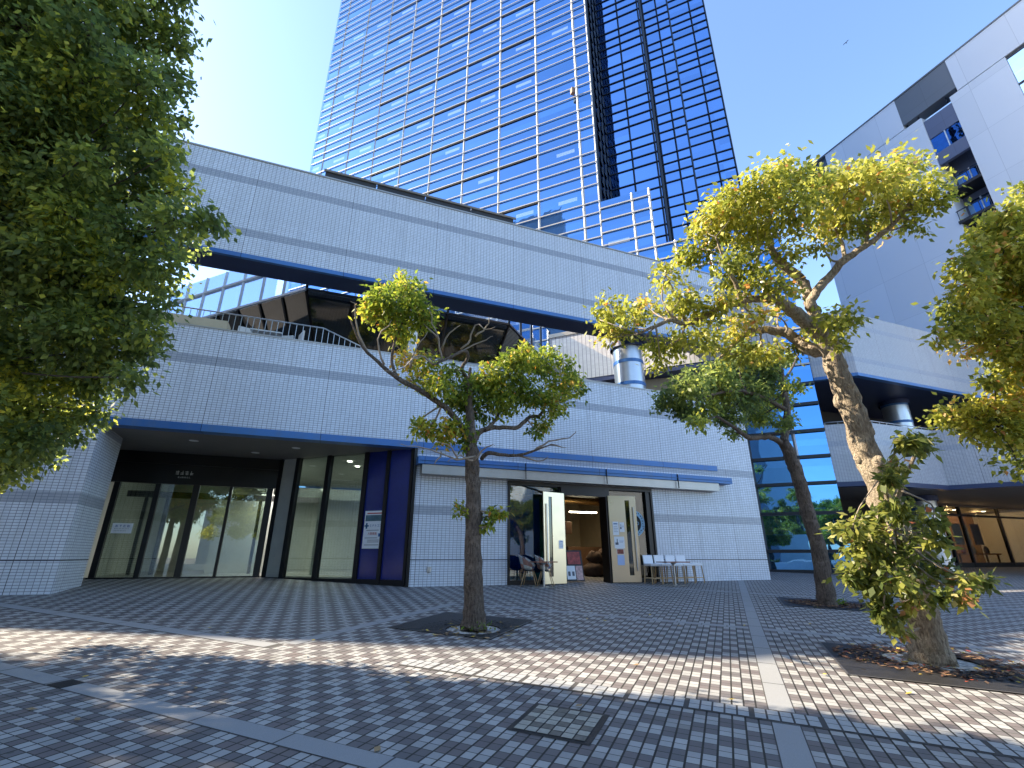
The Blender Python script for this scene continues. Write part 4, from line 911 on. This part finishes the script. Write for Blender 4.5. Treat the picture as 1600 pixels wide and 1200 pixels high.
# --- centre tree
B1 = (2.37, 7.85, gz(7.85)); z1 = 7.33
def Y1(pts, rr_, dz=0):   # limbs: depth follows Y plane of the tree for the trunk
    return ([onY(x, y, 7.85+dz*i/(max(1, len(pts)-1))) for i, (x, y) in enumerate(pts)], [r*z1/744.17 for r in rr_])
limbs = [Y1([(740, 988), (741, 970), (740, 920), (740, 850), (740, 780), (738, 725), (736, 680), (734, 640), (733, 600), (735, 575)], [24, 18.5, 15.5, 14, 12.5, 12.5, 9.5, 7, 5, 2.5]),
 Y1([(738, 690), (712, 655), (690, 632), (655, 610), (620, 590), (590, 565), (565, 540), (548, 500)], [6, 5.5, 5, 4.5, 3.8, 3, 2.2, 1.2], -.5),
 Y1([(620, 590), (612, 560), (622, 520), (640, 480), (650, 455)], [3, 2.5, 2, 1.5, 1], -.3),
 Y1([(740, 690), (755, 672), (785, 668), (808, 668), (828, 652), (845, 648), (858, 615), (870, 590)], [5.5, 5, 4.2, 4, 3.5, 3, 2.2, 1.2], .4),
 Y1([(758, 672), (775, 655), (790, 620), (810, 590)], [3.5, 3, 2.2, 1.2], .5),
 Y1([(752, 718), (763, 708), (785, 711), (812, 711), (835, 704), (860, 695)], [4, 3.8, 3.2, 2.6, 2, 1], -.5),
 Y1([(734, 620), (728, 590), (722, 575), (731, 560), (726, 548), (700, 560), (676, 570)], [4, 3.5, 3.2, 3.2, 2.8, 2.2, 1.6], -.6)]
cl = [(615, 470, 40), (640, 450, 28), (590, 485, 26), (650, 485, 30), (622, 512, 28), (580, 490, 18), (600, 462, 22), (632, 440, 14), (662, 500, 22), (640, 562, 22), (655, 590, 24), (690, 600, 26), (672, 560, 16), (705, 580, 18), (730, 615, 38), (760, 590, 34), (745, 640, 28), (712, 625, 22), (800, 575, 40), (845, 570, 38), (880, 600, 34), (822, 612, 42), (862, 632, 30), (900, 592, 20), (782, 632, 32), (850, 660, 20), (815, 552, 20), (860, 548, 14), (905, 610, 14), (885, 570, 20), (665, 670, 20), (698, 676, 28), (655, 668, 12), (732, 690, 20), (715, 664, 18), (838, 672, 14), (768, 603, 30)]
tw1 = []
for pts in ([(575, 555), (560, 520), (555, 480), (548, 470)], [(600, 570), (590, 530), (612, 500)], [(690, 565), (686, 530), (675, 505), (672, 480)], [(690, 545), (702, 520), (720, 508)], [(686, 530), (660, 505)], [(700, 560), (722, 548), (750, 535), (770, 525)], [(720, 545), (735, 530), (742, 508), (760, 515), (772, 512)], [(742, 525), (760, 510), (765, 495)], [(676, 570), (655, 555), (630, 575), (600, 580)], [(640, 575), (650, 545), (668, 520)],
            [(742, 712), (715, 718), (690, 708), (660, 700), (628, 694)], [(715, 718), (705, 700), (685, 690)], [(738, 720), (720, 712), (700, 722)], [(742, 718), (760, 700), (772, 695)], [(690, 708), (680, 725)], [(812, 711), (840, 722), (858, 712)], [(835, 704), (858, 690), (890, 684), (900, 672)], [(860, 695), (885, 700)]):
    tw1.append(([onY(x, y, 7.6-.12*i) for i, (x, y) in enumerate(pts)], 2.1*z1/744.17))
cc = [(onY(x, y, 7.85+random.uniform(-.4, .4)), r*z1/744.17*.92) for x, y, r in cl]+[(onY(770, 805, 7.8), .11), (onY(722, 797, 7.9), .08), (onY(785, 800, 7.75), .07), (onY(765, 820, 7.7), .06)]
t, n = make_tree('broadleaf_tree', 'small crooked tree in front of the tiled wall left of the cafe door', B1, limbs, cc, LEAF_A, BARK, .10, .027, 1.35, tw1, 'plaza trees', [(onY(729, 832, 7.80), .09), (onY(752, 810, 7.8), .05), (onY(749, 765, 7.8), .045), (onY(733, 756, 7.78), .06)], tbias=.06, twigmat=TWIG); tot += n
# --- leaning pale tree at the right
B3 = (7.31, 4.45, gz(4.45)); Z3 = 5.94
def zfac(y): return Z3+(1035-y)*.0029*.6
limbs = [LM([(1458, 1042), (1452, 1015), (1443, 975), (1432, 930), (1418, 880), (1402, 835), (1390, 800), (1376, 755), (1352, 705), (1338, 655), (1318, 605), (1303, 570), (1297, 530)], [36, 27, 22, 21, 20, 20, 20, 19.5, 18, 17, 16, 14, 12], [zfac(y) for y in (1042, 1015, 975, 930, 880, 835, 800, 755, 705, 655, 605, 570, 530)]),
 LM([(1295, 540), (1280, 505), (1268, 480), (1262, 460), (1254, 440), (1240, 426), (1224, 416), (1208, 396), (1202, 376), (1196, 340)], [11, 9, 8.5, 8, 7.5, 7, 6.5, 5.5, 4.5, 2], 6.5, .5),
 LM([(1266, 480), (1272, 460), (1300, 428), (1320, 406), (1352, 384), (1380, 364), (1412, 332), (1430, 300)], [7.5, 7, 6, 5.5, 4.5, 3.5, 2.5, 1.5], 6.55, -.3),
 LM([(1292, 525), (1262, 505), (1232, 480), (1212, 468), (1180, 466), (1156, 472), (1124, 480), (1100, 496), (1072, 506), (1048, 500), (1024, 510), (998, 521)], [13, 12, 9, 7, 6, 5.8, 5, 4.6, 4.2, 3.4, 2.6, 1.6], 6.4, -.4),
 LM([(1156, 468), (1150, 445), (1140, 425), (1128, 396), (1118, 370)], [4, 3.5, 3, 2.2, 1.2], 6.25, -.2),
 LM([(1160, 468), (1176, 430), (1186, 400)], [3.5, 2.6, 1.4], 6.3, .2),
 LM([(1290, 548), (1262, 545), (1248, 532), (1228, 520), (1200, 516), (1172, 518), (1156, 528), (1144, 540), (1124, 560)], [11, 10, 8.5, 7.5, 6, 5, 4.4, 3.4, 1.8], 6.5, .5),
 LM([(1320, 406), (1316, 380), (1300, 350)], [3.5, 2.5, 1.2], 6.5, .2), LM([(1352, 384), (1356, 355), (1350, 320)], [3.2, 2.4, 1.2], 6.45, .2),
 LM([(1395, 830), (1400, 790), (1412, 750), (1428, 715), (1432, 690)], [5, 4, 3.2, 2.6, 1.5], 5.9, -.3), LM([(1398, 810), (1385, 770), (1372, 745), (1380, 735)], [3.5, 3, 2.3, 1.4], 5.9, -.3)]
cl = [(1230, 280, 34), (1190, 298, 38), (1150, 310, 34), (1112, 345, 36), (1092, 388, 30), (1074, 402, 16), (1150, 355, 36), (1200, 345, 36), (1238, 325, 34), (1240, 268, 20), (1125, 320, 22), (1212, 262, 18),
 (1285, 300, 36), (1325, 298, 38), (1370, 280, 34), (1408, 268, 28), (1438, 300, 34), (1462, 318, 20), (1400, 318, 36), (1340, 348, 28), (1290, 350, 28), (1428, 352, 18), (1380, 340, 24), (1312, 325, 26), (1425, 255, 16), (1350, 265, 18), (1300, 275, 18),
 (1230, 395, 22), (1285, 382, 18), (1200, 438, 28), (1150, 440, 30), (1130, 460, 20), (1218, 452, 24), (1112, 500, 22), (1062, 468, 26), (1040, 430, 20), (1040, 492, 18), (1170, 400, 22), (1262, 352, 22), (1180, 380, 24), (1128, 410, 20),
 (960, 480, 24), (938, 500, 18), (990, 500, 24), (972, 522, 16), (1010, 478, 16), (950, 528, 10), (1015, 535, 16), (1050, 540, 24), (1090, 520, 24), (1120, 540, 22), (1160, 552, 24), (1200, 548, 22), (1235, 550, 20), (1150, 508, 22), (1085, 485, 20), (1030, 560, 16), (1180, 500, 20), (1215, 490, 14),
 (1300, 498, 28), (1328, 495, 16), (1272, 508, 18), (1290, 520, 18), (1310, 540, 10)]
cc = C(cl, 6.45, .55)
low = [(c, r*.72) for c, r in C([(1360, 850, 36), (1342, 890, 30), (1388, 895, 34), (1332, 825, 20), (1392, 850, 26), (1352, 815, 22), (1380, 800, 16), (1335, 860, 22), (1370, 930, 26), (1395, 965, 16), (1360, 905, 26), (1325, 900, 14), (1405, 985, 10)], 5.75, .25)+C([(1440, 830, 26), (1468, 850, 18), (1458, 805, 16), (1420, 870, 24), (1480, 895, 28), (1515, 908, 20), (1538, 908, 12), (1440, 905, 24), (1450, 930, 20), (1500, 930, 14), (1400, 900, 24), (1425, 940, 18), (1395, 782, 14), (1410, 805, 12), (1380, 955, 10), (1400, 728, 16), (1430, 700, 18), (1440, 688, 12), (1388, 748, 10), (1415, 690, 10)], 5.45, .35)]
kn = [(px(1328, 640, 6.4)+Vector((.0, -.12, 0)), .10), (px(1350, 690, 6.3)+Vector((.08, -.1, 0)), .11), (px(1372, 715, 6.25)+Vector((.1, -.1, 0)), .1), (px(1322, 600, 6.5)+Vector((.1, -.08, 0)), .08), (px(1345, 745, 6.25)+Vector((-.1, -.1, 0)), .075), (px(1300, 640, 6.4), .09), (px(1240, 535, 6.6), .09), (px(1218, 468, 6.45), .08), (px(1470, 1030, 5.9)+Vector((0, -.15, 0)), .13), (px(1440, 1035, 5.9), .12)]
tw3 = []
for pts in ([(1290, 560), (1275, 540), (1250, 535)], [(1060, 470), (1045, 440), (1040, 410)], [(1072, 506), (1060, 480), (1058, 450)], [(1300, 560), (1318, 545), (1330, 530)], [(1372, 364), (1400, 355), (1430, 350)], [(1412, 332), (1440, 320), (1465, 315)], [(1230, 520), (1225, 500), (1200, 490)], [(1400, 790), (1392, 760), (1375, 745)], [(1418, 880), (1450, 860), (1470, 830)], [(1430, 930), (1470, 915), (1530, 905)], [(1410, 880), (1370, 870), (1340, 850)]):
    tw3.append(([px(x, y, 6.3-(.5 if y > 700 else 0)) for x, y in pts], .018))
t, n = make_tree('broadleaf_tree', 'leaning pale barked tree with knots and leafy shoots round its foot', B3, limbs, cc, LEAF_Y, BARKP, .082, .024, 1.55, tw3, 'plaza trees', kn, tbias=.0, twigmat=TWIG, extra=(low, LEAF_B, .105, .032, 1.15)); tot += n
# --- tree beside the glass corner
B2 = (11.02, 8.61, gz(8.61)); z2 = 10.91
def Y2(pts, rr_, dz=0): return ([onY(x, y, 8.61+dz*i/(max(1, len(pts)-1))) for i, (x, y) in enumerate(pts)], [r*z2/744.17 for r in rr_])
limbs = [Y2([(1293, 948), (1288, 910), (1278, 855), (1262, 800), (1250, 755), (1236, 715), (1224, 690)], [15, 12.5, 11.5, 10.5, 10.5, 10, 9]),
 Y2([(1224, 692), (1230, 650), (1226, 610), (1218, 570), (1212, 530)], [7, 6, 5, 4, 2]), Y2([(1220, 692), (1200, 682), (1172, 684), (1150, 670), (1120, 650)], [5, 4.5, 4, 3, 2], -.6), Y2([(1228, 640), (1190, 620), (1150, 610), (1100, 620)], [4, 3.5, 2.6, 1.5], -.5), Y2([(1222, 600), (1240, 570), (1250, 545)], [3, 2, 1], .3)]
cl = [(1050, 622, 26), (1080, 600, 30), (1112, 588, 34), (1150, 580, 34), (1190, 588, 34), (1100, 636, 26), (1140, 646, 28), (1180, 650, 26), (1208, 622, 28), (1168, 616, 34), (1200, 560, 26), (1222, 560, 20), (1150, 676, 14), (1035, 632, 14), (1125, 612, 30), (1220, 655, 18), (1070, 640, 20), (1090, 655, 16), (1160, 550, 24), (1240, 600, 16)]
cc = [(onY(x, y, 8.61+random.uniform(-.7, .7)), r*z2/744.17*.92) for x, y, r in cl]
t, n = make_tree('broadleaf_tree', 'shaded dark crowned tree with a lit slanting trunk beside the glass corner', B2, limbs, cc, LEAF_D, BARK, .12, .034, 1.0, (), 'plaza trees', [(onY(1258, 760, 8.55), .13), (onY(1232, 640, 8.6), .12)]); tot += n
# --- right edge tree
cl = [(1592, 335, 28), (1565, 358, 34), (1590, 398, 40), (1545, 398, 36), (1570, 448, 44), (1522, 448, 32), (1502, 478, 28), (1545, 498, 40), (1590, 508, 38), (1482, 508, 26), (1464, 528, 14), (1560, 540, 26), (1500, 545, 16), (1582, 580, 32), (1552, 600, 20), (1540, 640, 28), (1500, 650, 24), (1470, 656, 18), (1560, 668, 30), (1522, 680, 20), (1592, 630, 36), (1592, 690, 28), (1530, 370, 20), (1512, 415, 22), (1600, 560, 30), (1640, 420, 60), (1650, 520, 60), (1650, 620, 55), (1640, 330, 45), (1590, 725, 22), (1620, 690, 30), (1720, 450, 80), (1720, 560, 80), (1720, 330, 70), (1600, 300, 16), (1572, 330, 16)]
cc = C(cl, 6.2, .45)
b4 = Vector((10.2, 2.9, gz(2.9)))
tk = [b4, b4+Vector((0, .05, 1.2)), b4+Vector((-.15, .1, 2.4)), px(1700, 560, 6.3), px(1680, 420, 6.4), px(1660, 330, 6.5)]
limbs = [(tk, [.17, .14, .12, .10, .07, .03]), LM([(1700, 600), (1620, 530), (1570, 522), (1530, 530), (1500, 520)], [9, 6, 4.5, 3.2, 1.5], 6.25), LM([(1700, 660), (1620, 640), (1570, 636), (1520, 648)], [8, 5, 3.6, 1.6], 6.2), LM([(1690, 460), (1630, 420), (1570, 400)], [8, 5, 2], 6.3)]
t, n = make_tree('broadleaf_tree', 'bright yellow green tree reaching in from the right edge', tuple(b4), limbs, cc, LEAF_Y, BARK, .085, .028, 1.7, (), 'plaza trees', tbias=.04); tot += n
# --- big near tree at the left edge
cl = []
row = [(-20, 0, 300), (60, 0, 305), (120, 0, 300), (180, 0, 292), (240, 0, 285), (300, 0, 320), (350, 0, 355), (400, 0, 318), (440, 0, 285), (480, 0, 262), (520, 0, 258), (560, 0, 248), (600, 0, 225), (640, 0, 185), (680, 0, 120), (715, 0, 70), (745, 0, 25)]
for y, a, b in row:
    x = b-26
    first = True
    while x > -60:
        r = random.uniform(30, 42) if not first else random.uniform(18, 28)
        cl.append((x+random.uniform(-8, 8)-(0 if not first else 0), y+random.uniform(-12, 12), r)); x -= random.uniform(38, 52); first = False
cc = []
for x, y, r in cl:
    z = random.uniform(5.2, 6.6); cc.append((px(x, y, z), r*z/744.17*.95))
for _ in range(70): 
    x = random.uniform(-190, 130); y = random.uniform(-120, 420); z = random.uniform(5.4, 6.9); cc.append((px(x, y, z), random.uniform(.35, .5)))
for _ in range(34):
    x = random.uniform(-120, 230); y = random.uniform(-420, -40); z = random.uniform(5.8, 7.8); cc.append((px(x, y, z), random.uniform(.4, .55)))
bb = Vector((-8.0, 7.4, gz(7.4)))
limbs = [([bb, bb+Vector((.05, .1, 1.2)), bb+Vector((.1, .2, 2.6)), bb+Vector((.3, .3, 4.2)), bb+Vector((.6, .4, 6)), bb+Vector((.9, .5, 8))], [.24, .2, .18, .15, .11, .05]),
 ([bb+Vector((.1, .2, 2.3)), bb+Vector((.9, .4, 2.9)), bb+Vector((1.9, .8, 3.3))], [.09, .07, .03]), ([bb+Vector((.2, .3, 3.4)), bb+Vector((1.2, .6, 4.4)), bb+Vector((2.5, 1.0, 5.0))], [.1, .07, .03]), ([bb+Vector((.4, .4, 5)), bb+Vector((1.3, .8, 6.2)), bb+Vector((2.2, 1.4, 7.0))], [.08, .06, .03])]
t, n = make_tree('broadleaf_tree', 'large dense dark green tree filling the left edge', tuple(bb), limbs, cc, LEAF_D, BARK, .085, .028, 1.6, (), 'plaza trees', tbias=.02); tot += n
# --- off-frame trees: shade on the foreground and mirrored greenery
def bulk(x, y, h, r, label, dens=.7):
    global tot
    b = Vector((x, y, gz(y))); cc = []
    for _ in range(int(34*r/2)):
        v = Vector((random.gauss(0, 1), random.gauss(0, 1), random.gauss(0, 1))).normalized()*random.uniform(.35, 1); cc.append((b+Vector((v.x*r, v.y*r, h+v.z*r*.8)), random.uniform(.45, .7)))
    tt, n = make_tree('broadleaf_tree', label, tuple(b), [([b, b+Vector((.1, 0, h*.5)), b+Vector((0, .1, h))], [.2, .15, .06])], cc, LEAF_A, BARK, .13, .04, dens, (), 'trees around the plaza'); tot += n
bulk(-9.5, 6.4, 5.4, 2.3, 'tree out of frame left, nearest the pillar'); bulk(-8.2, 1.2, 5.0, 2.4, 'tree out of frame left, beside the camera'); bulk(-13.5, 4.0, 6.2, 2.8, 'tallest tree out of frame left')
bulk(-11.4, 8.5, 6.4, 1.9, 'compact tree out of frame left, in the middle of the row'); bulk(-13.8, 11.3, 7.4, 1.7, 'small round tree out of frame left, closest to the podium'); bulk(-13.5, 7.9, 9.0, 2.5, 'very tall tree out of frame left, by the shading block'); bulk(-18.5, 9.6, 9.8, 3.2, 'very tall tree out of frame left, second from the podium'); bulk(-10.5, 7.4, 8.6, 2.6, 'slender tree out of frame left'); bulk(-12.5, 4.5, 9.2, 2.9, 'very tall tree out of frame left, nearest the camera'); bulk(-16.5, 2.5, 9.5, 3.2, 'spreading tree out of frame left'); bulk(-13, -1.5, 8.5, 3.2, 'spreading tree out of frame, left of the camera'); bulk(-8.5, -2.5, 6.5, 3.0, 'round tree out of frame, behind the camera to the left')
bulk(-3.5, -8, 4.6, 2.4, 'tree behind the camera on the left'); bulk(3.5, -9, 4.8, 2.5, 'tree behind the camera in the middle'); bulk(7.4, -10.5, 5, 2.6, 'tree behind the camera, second from the right'); bulk(0, -12, 5, 2.7, 'tree behind the camera, farthest back'); bulk(15.5, -10.5, 5, 2.7, 'tree behind the camera, farthest right'); bulk(11, -8, 4.6, 2.5, 'tree behind the camera on the right')
print('LEAVES', tot)
# ------------------------------------------------------------------ tree pits
def pit(u0, u1, v0, v1, cu, cv, r, label, mulch=False, litter=120, peb=True, side=0):
    t = empty('tree_grate', uv2w((u0+u1)/2, (v0+v1)/2), label=label, cat='tree grate', group='square tree grates'); n = 48; mb = MB()
    P = []
    for k in range(n):
        a = 2*math.pi*k/n+.0001; ca, sa = math.cos(a), math.sin(a); hu, hv = (u1-u0)/2, (v1-v0)/2
        s = min(hu/abs(ca) if abs(ca) > 1e-6 else 9, hv/abs(sa) if abs(sa) > 1e-6 else 9); P.append((((u0+u1)/2+ca*s, (v0+v1)/2+sa*s), (cu+ca*r, cv+sa*r)))
    for k in range(n):
        (o1, i1), (o2, i2) = P[k], P[(k+1) % n]; mb.poly([uv2w(*i1, .025), uv2w(*o1, .012), uv2w(*o2, .012), uv2w(*i2, .025)]); mb.poly([uv2w(*i1, .004), uv2w(*i1, .025), uv2w(*i2, .025), uv2w(*i2, .004)])
    mb.build('grate_plate', IRON, t)
    mb = MB(); R1 = min((u1-u0), (v1-v0))/2
    for ring_i in range(5):
        ra = r+.05+ring_i*(R1-r-.06)/5; rb = ra+(R1-r-.06)/5*.72; nk = 40
        for k in range(nk):
            a = 2*math.pi*k/nk; da = .018/ra*.6; pts = []
            for rr_, aa in ((ra, a-da), (rb, a-da), (rb, a+da), (ra, a+da)):
                uu, vv = cu+math.cos(aa)*rr_, cv+math.sin(aa)*rr_; pts.append((uu, vv))
            if all(u0+.03 < p[0] < u1-.03 and v0+.03 < p[1] < v1-.03 for p in pts): mb.poly([uv2w(p[0], p[1], .031) for p in pts])
    tag(mb.build('grate_slots', BLACK, t), kind='stuff')
    mb = MB()
    for (a, b, c, d) in ((u0-.03, u1+.03, v0-.03, v0), (u0-.03, u1+.03, v1, v1+.03), (u0-.03, u0, v0, v1), (u1, u1+.03, v0, v1)): mb.poly([uv2w(a, c, .014), uv2w(b, c, .014), uv2w(b, d, .014), uv2w(a, d, .014)])
    mb.build('steel_edge', plain('worn_steel_edge', (.14, .13, .12), .5, .5), t)
    mb = MB(); mb.poly([uv2w(cu+math.cos(2*math.pi*k/32)*r, cv+math.sin(2*math.pi*k/32)*r, .006) for k in range(32)]); mb.build('pebble_bed' if peb else 'soil_bed', PEBBLE if peb else SOIL, t)
    if mulch:
        mb = MB()
        for _ in range(900):
            a = random.uniform(0, 2*math.pi); rr_ = random.uniform(r*1.0, r*2.1)**1.0; u = cu+math.cos(a)*rr_+side; v = cv+math.sin(a)*rr_*.8
            if not (u0-.1 < u < u1+.9 and v0-.15 < v < v1+.1): continue
            s = random.uniform(.02, .05); q = Vector(uv2w(u, v, .03)); th = random.uniform(0, 6.28); d = Vector((math.cos(th), math.sin(th), random.uniform(-.2, .3)))*s; e = Vector((-math.sin(th), math.cos(th), random.uniform(-.2, .3)))*s*.5
            mb.poly([q-d, q-e, q+d, q+e], random.choice((0, 0, 0, 1)))
        tag(mb.build('mulch_litter', [SOIL, plain('tan_leaf_litter', (.35, .2, .09), .9)]), kind='stuff')
pit(-5.0, -3.28, 6.82, 8.52, *w2uv(2.37, 7.85), .42, 'iron tree grate round the small tree, holding white pebbles')
pit(1.05, 2.85, 7.1, 8.95, *w2uv(7.31, 4.45), .5, 'iron tree grate with mulch round the leaning pale tree', True)
pit(.98, 2.75, 13.1, 14.8, *w2uv(11.02, 8.61), .4, 'iron tree grate with mulch beside the glass corner', True, peb=False)
# fallen leaves
def litter(n, fn, name, cols, s0=.025, s1=.055):
    mb = MB()
    for _ in range(n):
        x, y = fn(); s = random.uniform(s0, s1); th = random.uniform(0, 6.28); q = Vector((x, y, gz(y)+.012+random.uniform(0, .012))); d = Vector((math.cos(th), math.sin(th), random.uniform(-.25, .25)))*s; e = Vector((-math.sin(th), math.cos(th), random.uniform(-.3, .3)))*s*.55
        mb.poly([q-d, q-e*.9, q+d, q+e], random.randrange(len(cols)))
    return tag(mb.build(name, cols), kind='stuff')
FC = [plain('fallen_yellow_leaf', (.5, .36, .06), .7), plain('fallen_tan_leaf', (.3, .2, .1), .8), plain('fallen_brown_leaf', (.12, .07, .04), .8)]
def near(cx, cy, r0, r1):
    def f(): a = random.uniform(0, 6.28); r = random.uniform(r0, r1); return cx+math.cos(a)*r, cy+math.sin(a)*r
    return f
litter(170, near(2.37, 7.85, .25, .75), 'leaf_litter', FC); litter(260, near(7.5, 4.4, .3, 1.1), 'leaf_litter', FC+[plain('fallen_red_leaf', (.45, .07, .03), .7)]); litter(70, near(11.1, 8.5, .2, .9), 'leaf_litter', FC)
litter(75, lambda: (random.uniform(-3, 11), random.uniform(2.6, 9)), 'leaf_litter', FC[:2], .03, .05)
# small green weeds at the trunk feet
for c, lb in (((2.42, 7.66), 'little green weeds at the foot of the small tree'), ((11.2, 8.42), 'bright green weeds at the foot of the slanting trunk')):
    t = empty('weeds', (c[0], c[1], gz(c[1])), label=lb, cat='plant'); cs = [(c[0]+random.gauss(0, .1), c[1]+random.gauss(0, .05), gz(c[1])+random.uniform(.02, .13)) for _ in range(60)]
    leaf_mesh('foliage', cs, [(0, 0, 1)]*60, .05, .014, leafmat('weed_leaf', [(0, (.06, .12, .01)), (1, (.2, .32, .03))]), t, -.4)
